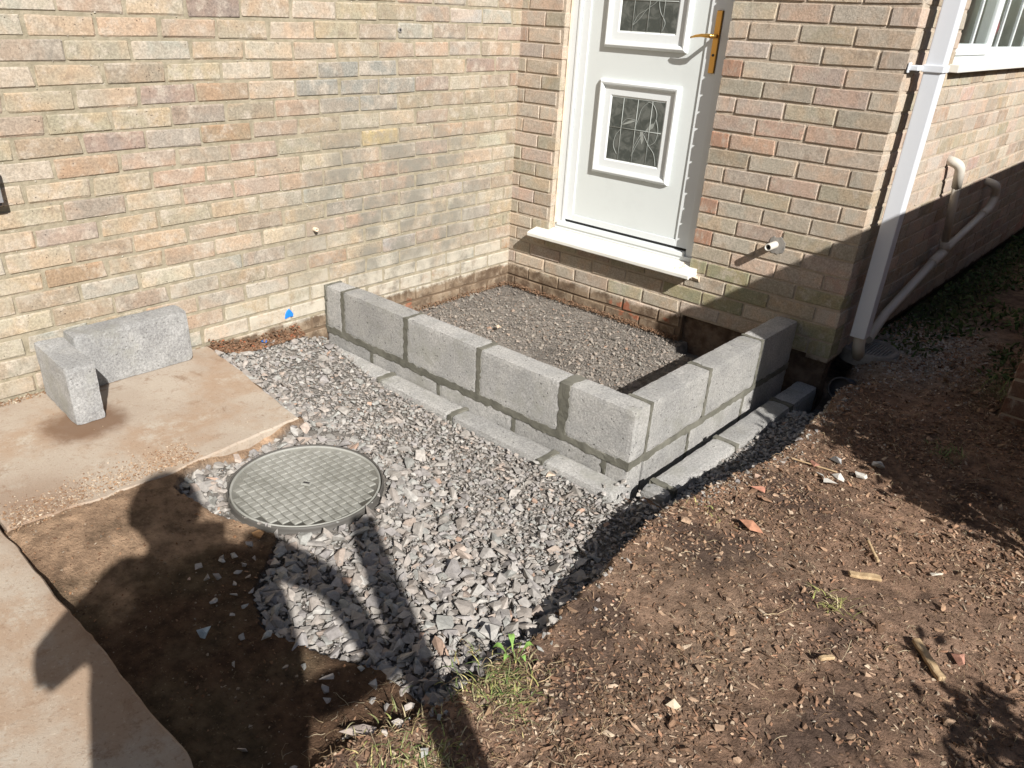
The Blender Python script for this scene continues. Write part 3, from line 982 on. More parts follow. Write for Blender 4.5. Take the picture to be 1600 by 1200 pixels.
# crumbs of mortar left on the sill
for k in range(9):
    bm = bmesh.new()
    bmesh.ops.create_icosphere(bm, subdivisions=1, radius=0.004)
    for v in bm.verts: v.co *= random.uniform(.6, 1.4)
    q = (random.choice([1.17, 1.15, 1.19, 1.18, 1.2]) + random.uniform(-.03, .02), random.uniform(-0.05, 0.03), 0)
    o = link('crumb', bm_mesh('crumb', bm), M['sealant'], door, (q[0] - dl.x, q[1] - dl.y, 0.2525 + q[1] * 0.2 - dl.z + 0.001))

# ------------------------------------------------------------------ side window
wt = (W, 1.6, 1.2)
window = thing('side_window', 'white framed window with upright bars above the long sloping sill', 'window', wt)
def wbox(name, boxes, mat, parent=window, bev=0.003, seg=2):
    return joined(name, boxes, mat, parent, wt, bev, seg)
XF = W - 0.020
wbox('window_frame', [(XF - 0.06, XF, 0.618, 2.615, 1.222, 1.287), (XF - 0.06, XF, 0.618, 0.655, 1.287, 2.29), (XF - 0.06, XF, 1.185, 1.265, 1.287, 2.29),
                      (XF - 0.06, XF, 2.575, 2.615, 1.287, 2.29)], M['upvc'])
wbox('sash', [(XF - 0.05, XF + 0.010, 0.640, 1.190, 1.255, 1.300)], M['upvc'])
wbox('window_sill', [(XF - 0.06, W + 0.040, 0.565, 2.64, 1.190, 1.222)], M['sill'])
wbox('glass_pane', [(XF - 0.012, XF - 0.008, 0.655, 1.185, 1.287, 2.28)], M['window_glass'], bev=0)
wbox('glass_pane', [(XF - 0.012, XF - 0.008, 1.265, 2.575, 1.287, 2.28)], M['window_glass'], bev=0)
for y in (0.915, 1.385, 1.67, 1.96, 2.25):
    wbox('glazing_bar', [(XF - 0.007, XF - 0.002, y - 0.008, y + 0.008, 1.287, 2.28)], M['upvc'], bev=0.001)
# curtain in soft folds just behind the glass
ys = np.linspace(0.64, 2.6, 160)
xs = XF - 0.075 - 0.014 * np.sin(ys * 62) - 0.008 * np.sin(ys * 23 + 1)
cv = np.concatenate([np.stack([xs, ys, np.full_like(ys, 1.23)], 1), np.stack([xs + .004 * np.sin(ys * 31), ys, np.full_like(ys, 2.29)], 1)]) - np.array(wt)
cf = [(i, i + 1, 161 + i, 160 + i) for i in range(159)]
link('curtain', mesh_np('curtain', cv, cf, True), M['interior'], window)
bm = bmesh.new(); bmesh.ops.create_icosphere(bm, subdivisions=2, radius=0.022)
for v in bm.verts: v.co.z *= 2.2; v.co *= random.uniform(.9, 1.1)
rl = link('red_object', bm_mesh('ornament', bm, True), M['red_cloth'], None, (XF - 0.040, 1.36, 1.368))
tag(rl, 'small red object just behind the glass beside the window mullion', 'ornament')
rl.name = 'ornament'
# reveal sides of the window opening
box('window_back', (W - 0.30, W - 0.28, 0.6, 2.65, 1.15, 2.35), M['interior'], None, 0)
wb = bpy.data.objects['window_back']; wb.parent = window; wb.matrix_parent_inverse = Matrix.Translation(-Vector(wt)); wb.name = 'lining'

# ------------------------------------------------------------------ pipes
dp = thing('downpipe', 'square white rainwater downpipe standing against the house corner', 'pipe', (2.045, 0.045, 0.0))
o_ = Vector((2.045, 0.045, 0.0))
joined('pipe_length', [(2.000, 2.065, 0.070, 0.135, 0.112, 2.4)], M['pipe_white'], dp, o_, 0.004, 2)
joined('bracket', [(1.994, 2.0715, 0.064, 0.141, 1.205, 1.231), (1.960, 1.996, 0.010, 0.080, 1.209, 1.227), (1.9595, 1.966, 0.0, 0.030, 1.200, 1.236)], M['pipe_white'], dp, o_, 0.003, 2)
tube('outlet', [(2.034 - o_.x, 0.105 - o_.y, 0.13), (2.034 - o_.x, 0.125 - o_.y, 0.06), (2.036 - o_.x, 0.165 - o_.y, -0.005)], 0.026, M['pipe_grey'], dp, 16)

wp = thing('waste_pipe', 'pale round waste pipe climbing along the side wall to two elbows', 'pipe', (2.02, 0.7, 0.2))
w0 = Vector((2.02, 0.7, 0.2))
def bend(pts, n=6, r=0.05):
    """round the corners of a polyline"""
    P = [Vector(p) for p in pts]
    out = [P[0]]
    for i in range(1, len(P) - 1):
        a = (P[i - 1] - P[i]); b = (P[i + 1] - P[i])
        ra = min(r, a.length * .45, b.length * .45)
        A = P[i] + a.normalized() * ra; B = P[i] + b.normalized() * ra
        for k in range(n + 1):
            t = k / n
            out.append(A * (1 - t) ** 2 + P[i] * 2 * t * (1 - t) + B * t * t)
    out.append(P[-1])
    return out
def wtube(name, pts, r, mat=M['pipe_grey']):
    return tube(name, [Vector(p) - w0 for p in pts], r, mat, wp, 16)
wtube('pipe_length', [(2.035, 0.24, 0.060), (2.02, 0.46, 0.125), (2.02, 1.17, 0.288)], 0.0215)
wtube('pipe_length', [(2.02, 1.17, 0.288), (2.02, 1.95, 0.405)], 0.0195)
wtube('pipe_length', [(2.02, 1.215, 0.335), (2.02, 1.055, 0.70)], 0.0195)
wtube('elbow', bend([(2.02, 1.075, 0.655), (2.02, 1.03, 0.765), (1.95, 1.02, 0.785)], 8, 0.045), 0.0235)
wtube('elbow', bend([(2.02, 1.90, 0.398), (2.02, 2.04, 0.415), (2.02, 2.10, 0.48), (2.02, 2.03, 0.555), (1.94, 2.01, 0.57)], 8, 0.05), 0.0235)
wtube('tee_joint', [(2.02, 1.06, 0.262), (2.02, 1.24, 0.298)], 0.0255)
wtube('collar', [(2.02, 1.235, 0.29), (2.02, 1.205, 0.36)], 0.0255)

tap = thing('overflow_pipe', 'short white pipe stub poking from the brickwork right of the door', 'pipe', (1.602, 0, 0.455))
def annulus_tube(name, a, b, ro, ri, mat, parent, n=20):
    a = Vector(a); b = Vector(b); t = (b - a).normalized(); u = t.cross(Vector((0, 0, 1))).normalized(); w = t.cross(u)
    vs, fs = [], []
    for p, r in ((a, ro), (b, ro), (b, ri), (b - t * 0.03, ri)):
        for k in range(n):
            an = 2 * math.pi * k / n
            vs.append(p + u * math.cos(an) * r + w * math.sin(an) * r)
    for i in range(3):
        for k in range(n):
            fs.append((i * n + k, i * n + (k + 1) % n, (i + 1) * n + (k + 1) % n, (i + 1) * n + k))
    fs.append(tuple(3 * n + k for k in range(n)))
    me = bpy.data.meshes.new(name); me.from_pydata([tuple(v) for v in vs], [], fs)
    for p in me.polygons: p.use_smooth = len(p.vertices) == 4
    return link(name, me, mat, parent)
annulus_tube('pipe_body', (0, 0.02, 0), (0, -0.078, 0), 0.0165, 0.012, M['pipe_grey'], tap)
annulus_tube('pipe_core', (0, 0.0, 0), (0, -0.070, 0), 0.0085, 0.0055, M['black'], tap)
bm = bmesh.new(); bmesh.ops.create_circle(bm, cap_ends=True, radius=0.042, segments=22)
for v in bm.verts:
    v.co = Vector((v.co.x * random.uniform(.8, 1.1) + .008, -0.0035, v.co.y * random.uniform(.8, 1.1)))
ext = bmesh.ops.extrude_face_region(bm, geom=bm.faces[:])
for g in ext['geom']:
    if isinstance(g, bmesh.types.BMVert): g.co.y = 0.01
link('mortar_patch', bm_mesh('mortar_patch', bm), M['clay_grey'], tap)

# small fixings on the gable wall
nub = thing('cut_pipe_end', 'small white cut pipe end sticking out of the left wall', 'pipe', (0, -1.375, 0.412))
annulus_tube('pipe_body', (-0.01, 0, 0), (0.030, -0.006, 0.004), 0.0095, 0.005, M['sealant'], nub, 12)
plug = thing('wall_plug', 'little round vent hole high on the left wall near the corner', 'plug', (0.0, -0.842, 1.243))
annulus_tube('plug_ring', (-0.01, 0, 0), (0.004, 0, 0), 0.011, 0.006, M['clay_grey'], plug, 14)
tube('plug_hole', [(0.0042, 0, 0), (0.0035, 0, 0)], 0.0058, M['black'], plug, 12)
lb = thing('meter_box', 'dark box with a silver edge at the left border of the wall', 'box', (0, -2.75, 0.76))
joined('box_body', [(0.002, 0.055, -2.90, -2.635, 0.700, 0.835)], M['black'], lb, (0, -2.75, 0.76), 0.004, 2)
joined('trim', [(0.0555, 0.066, -2.90, -2.632, 0.712, 0.835)], M['silver'], lb, (0, -2.75, 0.76), 0.003, 2)
def blob(name, loc, pts, th, mat, label, cat, normal='x'):
    bm = bmesh.new()
    vs = [bm.verts.new((0, y, z)) for y, z in pts]
    f = bm.faces.new(vs)
    e = bmesh.ops.extrude_face_region(bm, geom=[f])
    for g in e['geom']:
        if isinstance(g, bmesh.types.BMVert): g.co.x += th; g.co.y *= .8; g.co.z *= .8
    bmesh.ops.recalc_face_normals(bm, faces=bm.faces)
    o = link(name, bm_mesh(name, bm), mat, None, loc)
    return tag(o, label, cat)
blob('blue_plastic', (0.002, -1.548, 0.040), [(-.024, -.020), (-.020, .004), (-.010, .018), (.002, .026), (.014, .012), (.024, -.004), (.022, -.018), (.0, -.014)], 0.006, M['blue'],
     'bright blue scrap stuck at the foot of the left wall', 'plastic scrap')
b2 = blob('blue_plastic', (0.02, -1.70, -0.055), [(-.012, -.012), (-.014, .012), (.004, .014), (.014, .004), (.010, -.012)], 0.008, M['blue'],
     'smaller blue scrap lying on the stones by the slab', 'plastic scrap')
b2.rotation_euler = (0, -0.7, 0.2)

# ------------------------------------------------------------------ concrete block plinth
def rough_block(name, x0, x1, y0, y1, z0, z1, mat, parent, origin, seed, amp=0.0022, step=0.018, round_=0.005):
    """gridded box with worn edges; a mesh of its own"""
    L_ = (x1 - x0, y1 - y0, z1 - z0)
    bm = bmesh.new()
    n = [max(2, int(round(l / step))) for l in L_]
    vmap = {}
    def vert(i, j, k):
        key = (i, j, k)
        if key not in vmap:
            vmap[key] = bm.verts.new((x0 + L_[0] * i / n[0], y0 + L_[1] * j / n[1], z0 + L_[2] * k / n[2]))
        return vmap[key]
    for a, b, c in ((0, 1, 2), (1, 2, 0), (2, 0, 1)):
        for side_ in (0, n[c]):
            for i in range(n[a]):
                for j in range(n[b]):
                    q = []
                    for di, dj in ((0, 0), (1, 0), (1, 1), (0, 1)):
                        t = [0, 0, 0]; t[a] = i + di; t[b] = j + dj; t[c] = side_
                        q.append(vert(*t))
                    if side_ == 0: q.reverse()
                    bm.faces.new(q)
    for (i, j, k), v in vmap.items():
        on = [i in (0, n[0]), j in (0, n[1]), k in (0, n[2])]
        sg = [(-1 if i == 0 else 1), (-1 if j == 0 else 1), (-1 if k == 0 else 1)]
        s = v.co * 1.0
        q = fbm(np.array(s.x * 1.0 + seed * 3.1 + s.z * .7), np.array(s.y * 1.0 + s.z * 1.3 + seed), 26.0, 3)
        q2 = fbm(np.array(s.x + seed - s.z), np.array(s.y - s.z * .8 - seed), 55.0, 2)
        m_ = sum(on)
        for d in range(3):
            if on[d]:
                v.co[d] += sg[d] * (amp * .35 * float(q) + amp * .35 * float(q2)) - (sg[d] * round_ * (m_ - 1) * (0.30 + 0.5 * abs(float(q2))) if m_ > 1 else 0)
    bmesh.ops.translate(bm, verts=bm.verts, vec=-Vector(origin))
    return link(name, bm_mesh(name, bm), mat, parent)

PX, PY = 1.788, -1.342
PT = 0.138
po = Vector((0.9, -1.29, -0.28))
plinth = thing('block_wall', 'new L shaped wall of grey concrete blocks standing before the door', 'wall', po)
seed = 1
def pb(*b, amp=0.0022):
    global seed
    seed += 1
    return rough_block('block', *b, M['block'], plinth, po, seed, amp)
top_f = [(0.012, 0.135), (0.148, 0.583), (0.597, 1.030), (1.044, 1.460), (1.494, PX)]
for a, b in top_f:
    pb(a, b, PY, PY + 0.100, -0.072, PT + random.uniform(-.003, .003))
low_f = [(0.01, 0.340), (0.356, 0.793), (0.809, 1.232), (1.248, 1.676), (1.692, PX - 0.002)]
for a, b in low_f:
    pb(a, b, PY + 0.001, PY + 0.099, -0.300, -0.090)
top_w = [(-1.230, -0.822), (-0.806, -0.372), (-0.356, -0.006)]
for a, b in top_w:
    pb(PX - 0.100, PX, a, b, -0.072, PT + 0.004)
low_w = [(-1.232, -0.912), (-0.897, -0.45), (-0.435, -0.006)]
for a, b in low_w:
    pb(PX - 0.099, PX - 0.001, a, b, -0.300, -0.090)

fo = rough_block('foundation', 1.20, W - 0.015, 0.028, 0.112, -0.36, -0.006, M['foundation'], front, front.location, 77, 0.016, 0.03, 0.004)
def ribbon(name, x0, x1, y0, y1, z0, z1, long_axis, parent, origin, seed, wob=0.004, step=0.014, squeeze=0.0016, mat=None):
    """mortar joint: a box whose faces stand a hair proud and whose edges wander over the blocks"""
    rs = seed
    L_ = (x1 - x0, y1 - y0, z1 - z0)
    n = [max(1, int(round(l / step))) for l in L_]
    bm = bmesh.new(); vmap = {}
    def vert(i, j, k):
        key = (i, j, k)
        if key not in vmap:
            vmap[key] = bm.verts.new((x0 + L_[0] * i / n[0], y0 + L_[1] * j / n[1], z0 + L_[2] * k / n[2]))
        return vmap[key]
    for a, b, c in ((0, 1, 2), (1, 2, 0), (2, 0, 1)):
        for side_ in (0, n[c]):
            for i in range(n[a]):
                for j in range(n[b]):
                    q = []
                    for di, dj in ((0, 0), (1, 0), (1, 1), (0, 1)):
                        t = [0, 0, 0]; t[a] = i + di; t[b] = j + dj; t[c] = side_
                        q.append(vert(*t))
                    if side_ == 0: q.reverse()
                    bm.faces.new(q)
    for (i, j, k), v in vmap.items():
        s = v.co
        q = float(fbm(np.array(s.x + s.z * 1.7 + rs * 2.3), np.array(s.y + s.z * .9 + rs), 38.0, 4, 0.65))
        q2 = float(fbm(np.array(s.x - s.z * 1.1 + rs), np.array(s.y + s.z * 2.1 - rs), 42.0, 3))
        t = (i, j, k)
        for d in range(3):
            if t[d] in (0, n[d]):
                sg = -1 if t[d] == 0 else 1
                if d in long_axis[1]:
                    v.co[d] += sg * wob * q * 2
                else:
                    v.co[d] += sg * squeeze * (0.9 + 1.2 * q2)
    bmesh.ops.translate(bm, verts=bm.verts, vec=-Vector(origin))
    return link(name, bm_mesh(name, bm), mat or M['block_mortar'], parent)
def mj(*b, wide=(0,), wob=0.006):
    global seed
    seed += 1
    return ribbon('mortar', *b, (None, wide), plinth, po, seed, wob)
# upright joints of the upper course, front
for x, w in ((0.0055, 0.014), (0.1415, 0.024), (0.590, 0.025), (1.037, 0.026), (1.477, 0.046)):
    mj(x - w / 2, x + w / 2, PY + 0.001, PY + 0.099, -0.082, PT - 0.001, wide=(0,))
for x in (0.348, 0.801, 1.240, 1.684):
    mj(x - 0.010, x + 0.010, PY + 0.002, PY + 0.098, -0.29, -0.082, wide=(0,))
mj(PX - 0.099, PX - 0.001, -1.2445, -1.2275, -0.082, PT + 0.002, wide=(1,), wob=0.003)
for y in (-0.814, -0.364):
    mj(PX - 0.099, PX - 0.001, y - 0.010, y + 0.010, -0.082, PT + 0.003, wide=(1,))
mj(PX - 0.098, PX - 0.002, -0.913, -0.896, -0.29, -0.082, wide=(1,))
mj(PX - 0.098, PX - 0.002, -0.452, -0.434, -0.29, -0.082, wide=(1,))
# bed joints
mj(0.01, PX + 0.001, PY - 0.0002, PY + 0.1002, -0.0960, -0.0660, wide=(2,), wob=0.007)
mj(PX - 0.1002, PX + 0.0012, -1.2405, -0.008, -0.0950, -0.0670, wide=(2,), wob=0.005)

# ------------------------------------------------------------------ low outer kerb of blocks
ko = Vector((1.2, -1.40, -0.25))
kerb = thing('block_kerb', 'low strip of concrete blocks level with the stones around the new wall', 'kerb', ko)
def kb(*b, rz=0.0, amp=0.003):
    global seed
    seed += 1
    o = rough_block('block', *b, M['block'], kerb, ko, seed, amp, 0.02, 0.008)
    return o
kb(0.004, 0.085, -1.500, -1.402, -0.245, -0.112)
for a, b, t in ((0.100, 0.508, -.148), (0.524, 0.972, -.150), (0.992, 1.462, -.151), (1.478, 1.800, -.149)):
    kb(a, b, -1.447, -1.3465, -0.29, t)
def kj(*b, wide=(0,), wob=0.005):
    global seed
    seed += 1
    return ribbon('mortar', *b, (None, wide), kerb, ko, seed, wob)
kj(0.082, 0.102, -1.470, -1.36, -0.24, -0.140)
for x in (0.516, 0.982, 1.470):
    kj(x - 0.012, x + 0.012, -1.4475, -1.347, -0.28, -0.1495)
kx0, kx1 = 1.840, 1.940
for a, b in ((-1.325, -1.262), (-1.240, -0.785), (-0.768, -0.275), (-0.255, 0.02)):
    kb(kx0, kx1, a, b, -0.29, -0.148)
for y in (-1.251, -0.7765, -0.265):
    kj(kx0, kx1, y - 0.012, y + 0.012, -0.28, -0.1475, wide=(1,))

# ------------------------------------------------------------------ two loose blocks
lo1 = thing('concrete_block', 'small cut concrete block standing on end in front at the left', 'concrete block', (0.19, -2.60, 0.0), 0.0)
b1 = rough_block('block_body', 0.062, 0.372, -2.655, -2.555, 0.001, 0.216, M['block_loose'], lo1, lo1.location, 61, 0.006, 0.018, 0.004)
b1.name = 'block_body'
lo1.rotation_euler = (0, 0, -0.04)
lo2 = thing('concrete_block', 'long grey concrete block lying flat against the left brick wall', 'concrete block', (0.055, -2.31, 0.0), 0.0)
rough_block('block_body', 0.008, 0.108, -2.530, -2.088, 0.001, 0.216, M['block_loose'], lo2, lo2.location, 67, 0.003, 0.018, 0.004)

# ------------------------------------------------------------------ manhole cover
CX, CY, CZ, CR = 1.150, -2.262, -0.040, 0.248
mh = thing('manhole_cover', 'round grey plastic manhole cover with raised diamond tread set in the stones', 'manhole cover', (CX, CY, CZ))
def lathe(name, prof, mat, parent, n=72):
    vs, fs = [], []
    for r, z in prof:
        for k in range(n):
            a = 2 * math.pi * k / n
            vs.append((r * math.cos(a), r * math.sin(a), z))
    for i in range(len(prof) - 1):
        for k in range(n):
            fs.append((i * n + k, i * n + (k + 1) % n, (i + 1) * n + (k + 1) % n, (i + 1) * n + k))
    me = bpy.data.meshes.new(name); me.from_pydata(vs, [], fs)
    for p in me.polygons: p.use_smooth = True
    return link(name, me, mat, parent)
o = lathe('lid', [(0.0, -0.006), (0.232, -0.006), (0.234, 0.0), (0.239, 0.0005), (0.2395, -0.03)], M['cover'], mh)
o = lathe('cover_ring', [(0.2425, -0.05), (0.2425, -0.003), (0.2445, 0.0015), (0.2475, 0.001), (0.249, -0.008), (0.2495, -0.024), (0.258, -0.027), (0.262, -0.034), (0.264, -0.09)], M['cover_rim'], mh)
# tread: rows of raised lozenges, laid as a basket weave
vs, fs = [], []
pitch = 0.0265
ca, sa = math.cos(-0.06), math.sin(-0.06)
for i in range(-10, 11):
    for j in range(-10, 11):
        px, py = i * pitch, j * pitch
        if math.hypot(px, py) > 0.2225 or (abs(i) < 1 and abs(j) < 1):
            continue
        hx, hy = (0.0128, 0.0128)
        rise = 0.0036 + random.uniform(-.0005, .0005)
        tl = 0.0016 if (i + j) % 2 else -0.0016
        b = len(vs)
        for (qx, qy, qz) in [(-1, -1, -0.0065), (1, -1, -0.0065), (1, 1, -0.0065), (-1, 1, -0.0065), (-.86, -.86, 0), (.86, -.86, 0), (.86, .86, 0), (-.86, .86, 0)]:
            x = px + qx * hx; y = py + qy * hy
            z = qz if qz < 0 else -0.0065 + rise + (tl * qx if (i + j) % 2 else tl * qy)
            vs.append((x * ca - y * sa, x * sa + y * ca, z))
        fs += [(b, b + 1, b + 5, b + 4), (b + 1, b + 2, b + 6, b + 5), (b + 2, b + 3, b + 7, b + 6), (b + 3, b, b + 4, b + 7), (b + 4, b + 5, b + 6, b + 7)]
link('tread', mesh_np('tread', vs, fs), M['cover'], mh)
kh = joined('key_slot', [(-0.017, 0.017, -0.012, 0.012, -0.006, 0.0005)], M['cover'], mh, (0, 0, 0), 0.002)
kh.rotation_euler = (0, 0, 0.5)
joined('keyhole', [(-0.011, 0.011, -0.004, 0.004, 0.0003, 0.0009)], M['black'], kh, (0, 0, 0), 0.0)

a_ = RNG.uniform(0, 6.28, 46); r_ = RNG.uniform(0.243, 0.275, 46)
RIM = np.stack([CX + np.cos(a_) * r_, CY + np.sin(a_) * r_, np.where(r_ < 0.253, CZ - 0.001, CZ - 0.03)], 1)

# ------------------------------------------------------------------ gully and broken pipe by the corner
gu = thing('drain_gully', 'round ribbed grating in the ground at the foot of the downpipe', 'drain', (2.045, 0.275, 0.016))
lathe('gully_surround', [(0.0, -0.010), (0.100, -0.010), (0.106, 0.002), (0.118, 0.004), (0.128, -0.004), (0.130, -0.06)], M['clay_grey'], gu, 40)
for k in range(-6, 7):
    ln = math.sqrt(max(0, 0.096 ** 2 - (k * 0.0135) ** 2))
    joined('grate_bar', [(k * 0.0135 - 0.0035, k * 0.0135 + 0.0035, -ln, ln, -0.010, -0.002)], M['clay_grey'], gu, (0, 0, 0), 0.001)
bp_ = thing('drain_pipe_end', 'black open end of a buried drain pipe in the dug hole by the corner', 'pipe', (2.06, -0.08, -0.075))
annulus_tube('pipe_body', (0.0, 0.12, -0.05), (0.015, -0.045, 0.015), 0.052, 0.043, M['black'], bp_, 24)

# ------------------------------------------------------------------ low red brick wall at the right edge
rw = thing('garden_wall', 'end of a low red brick garden wall in deep shade at the right edge', 'wall', (2.77, 1.4, -0.05))
V_R = brick_variants('brick', M['brick_side'], 0.100, 4, 0.004, 0.002)
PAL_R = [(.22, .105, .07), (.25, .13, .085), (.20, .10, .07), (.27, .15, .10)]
joined('mortar', [(2.665, 2.875, -0.045, 2.9, -0.12, 0.555)], M['mortar_front'], rw, rw.location, 0.0)
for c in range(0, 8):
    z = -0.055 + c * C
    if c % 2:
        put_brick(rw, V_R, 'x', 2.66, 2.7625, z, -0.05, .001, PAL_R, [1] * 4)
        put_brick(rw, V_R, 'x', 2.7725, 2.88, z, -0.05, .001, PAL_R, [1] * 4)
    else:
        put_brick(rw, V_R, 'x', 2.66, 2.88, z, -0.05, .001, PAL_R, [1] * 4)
rest = []
for c in range(0, 8):
    z = -0.055 + c * C
    for k in range(0, 13):
        y0 = 0.06 + 0.225 * k - (0.1125 if c % 2 else 0)
        rest.append((max(y0, 0.055), y0 + 0.215, z))
bulk_bricks('brick', rw, M['brick_side'], 'y', rest, 2.88, 0.225, PAL_R)

# ------------------------------------------------------------------ crushed stone
def stone_protos(n, flat=(0.45, 0.8), npt=11, seed=5):
    rs = random.Random(seed)
    out = []
    for _ in range(n):
        bm = bmesh.new()
        fx, fy, fz = rs.uniform(.85, 1.1), rs.uniform(.5, .95), rs.uniform(*flat)
        for k in range(npt):
            while True:
                v = Vector((rs.uniform(-1, 1), rs.uniform(-1, 1), rs.uniform(-1, 1)))
                if 0.55 < v.length < 1: break
            v = v.normalized() * rs.uniform(.72, 1.1)
            bm.verts.new((v.x * fx, v.y * fy, v.z * fz))
        r = bmesh.ops.convex_hull(bm, input=bm.verts)
        bmesh.ops.delete(bm, geom=[g for g in r['geom_interior'] if isinstance(g, bmesh.types.BMVert)], context='VERTS')
        bmesh.ops.triangulate(bm, faces=bm.faces)
        bm.verts.ensure_lookup_table()
        vs = np.array([v.co[:] for v in bm.verts]); fs = np.array([[q.index for q in f.verts] for f in bm.faces])
        bm.free()
        out.append((vs, fs))
    return out
PROTO = stone_protos(44, (0.28, 0.58), 9)
CHIP = stone_protos(24, (0.15, 0.35), 8, 9)

def scatter(name, P, S, protos, mat, tones, parent=None, tiltmax=0.6, loft=0.25, stretch=None, smooth=False):
    """many pieces as one mesh: positions P, half-sizes S"""
    Vs, Fs, Ts = [], [], []
    off = 0
    n = len(P)
    which = RNG.integers(0, len(protos), n)
    az = RNG.uniform(0, 2 * math.pi, n)
    tx = RNG.normal(0, tiltmax, n); ty = RNG.normal(0, tiltmax, n)
    for w in range(len(protos)):
        ids = np.where(which == w)[0]
        if len(ids) == 0: continue
        vs, fs = protos[w]
        m = len(ids)
        v = np.repeat(vs[None], m, 0) * S[ids][:, None, None]
        if stretch is not None:
            v[:, :, 0] *= stretch[ids][:, None]
        cx_, sx_ = np.cos(tx[ids])[:, None], np.sin(tx[ids])[:, None]
        y = v[:, :, 1] * cx_ - v[:, :, 2] * sx_; z = v[:, :, 1] * sx_ + v[:, :, 2] * cx_; x = v[:, :, 0]
        cy_, sy_ = np.cos(ty[ids])[:, None], np.sin(ty[ids])[:, None]
        x, z = x * cy_ + z * sy_, -x * sy_ + z * cy_
        ca_, sa_ = np.cos(az[ids])[:, None], np.sin(az[ids])[:, None]
        x, y = x * ca_ - y * sa_, x * sa_ + y * ca_
        q = np.stack([x, y, z], -1)
        q += P[ids][:, None, :]
        q[:, :, 2] += (S[ids] * loft)[:, None]
        Vs.append(q.reshape(-1, 3))
        Fs.append((fs[None] + (np.arange(m) * len(vs))[:, None, None] + off).reshape(-1, 3))
        Ts.append(np.repeat(tones[ids][:, None, :], len(vs), 1).reshape(-1, 3))
        off += m * len(vs)
    me = mesh_np(name, np.concatenate(Vs), np.concatenate(Fs), smooth, np.concatenate(Ts))
    return link(name, me, mat, parent)

def stone_tones(n, dark=1.0):
    base = np.array([[.355, .34, .325], [.39, .37, .345], [.33, .315, .31], [.40, .365, .335], [.37, .34, .315], [.43, .42, .40], [.35, .355, .34], [.42, .355, .31], [.46, .33, .26]])
    w = np.array([6, 6, 5, 4, 4, 3, 4, 1.6, .5]); w = w / w.sum()
    t = base[RNG.choice(len(base), n, p=w)]
    return t * RNG.uniform(.78, 1.12, (n, 1)) * dark * .85 * np.array([1.02, 1.0, .97])

def jitter_grid(x0, x1, y0, y1, step):
    xs = np.arange(x0, x1, step); ys = np.arange(y0, y1, step)
    X, Y = np.meshgrid(xs, ys, indexing='ij')
    X = X + RNG.uniform(-.5, .5, X.shape) * step; Y = Y + RNG.uniform(-.5, .5, Y.shape) * step
    return X.ravel(), Y.ravel()

def gravel_field(name, regions, dark=1.0):
    Ps, Ss = [], []
    for (x0, x1, y0, y1, step, smin, smax, test, lift) in regions:
        X, Y = jitter_grid(x0, x1, y0, y1, step)
        k = test(X, Y)
        X, Y = X[k], Y[k]
        Z = ground_z(X, Y) + RNG.uniform(0, lift, len(X))
        S = smin + (smax - smin) * RNG.beta(1.3, 2.6, len(X))
        Ps.append(np.stack([X, Y, Z], 1)); Ss.append(S)
    P = np.concatenate(Ps); S = np.concatenate(Ss)
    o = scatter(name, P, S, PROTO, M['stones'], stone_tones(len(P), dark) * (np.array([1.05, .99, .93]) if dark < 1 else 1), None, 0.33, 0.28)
    tag(o, kind='stuff')
    return o
def clear_of_cover(X, Y):
    return np.hypot(X - CX, Y - CY) > 0.262
def f_front(X, Y):
    k = in_poly(X, Y, GRAVEL) & (X < soil_edge(Y) - 0.012) & clear_of_cover(X, Y)
    k &= ~((X > 0.0) & (X < 1.81) & (Y > -1.452))
    k &= ~((X > 1.70) & (X < 1.945) & (Y > -1.335))
    k &= (X > 0.02)
    return k
def near(X, Y):                      # coarser stones lie towards the camera
    return f_front(X, Y) & (RNG.random(X.shape) < smoothstep(-1.75, -2.25, Y + 0.25 * fbm(X, Y, 3, 2)) * 0.95 + 0.10)
gravel_field('gravel', [
    (0, 2.2, -2.75, 0.0, 0.019, 0.010, 0.021, f_front, 0.009),
    (0, 2.2, -2.75, 0.0, 0.0105, 0.003, 0.008, f_front, 0.012),
    (0, 2.2, -2.75, -1.4, 0.030, 0.020, 0.046, near, 0.012),
    (1.9, 2.2, -1.45, -0.1, 0.022, 0.010, 0.021, f_front, 0.012),
])
def f_in(X, Y):
    return (X > 0.01) & (X < 1.685) & (Y > -1.235) & (Y < -0.01) & ~((X > 1.24) & (Y > -0.14))
def f_in_top(X, Y):
    return f_in(X, Y) & (RNG.random(X.shape) < np.clip(.55 + 1.2 * fbm(X, Y, 2.5, 3), .1, 1))
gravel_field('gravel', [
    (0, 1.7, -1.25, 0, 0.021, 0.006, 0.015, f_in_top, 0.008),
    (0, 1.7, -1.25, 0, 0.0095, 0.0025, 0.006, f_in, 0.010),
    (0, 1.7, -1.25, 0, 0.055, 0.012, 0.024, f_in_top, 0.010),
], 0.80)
o = scatter('gravel', RIM, RNG.uniform(.005, .012, len(RIM)), PROTO, M['stones'], stone_tones(len(RIM)), None, .3, .3)
tag(o, kind='stuff')
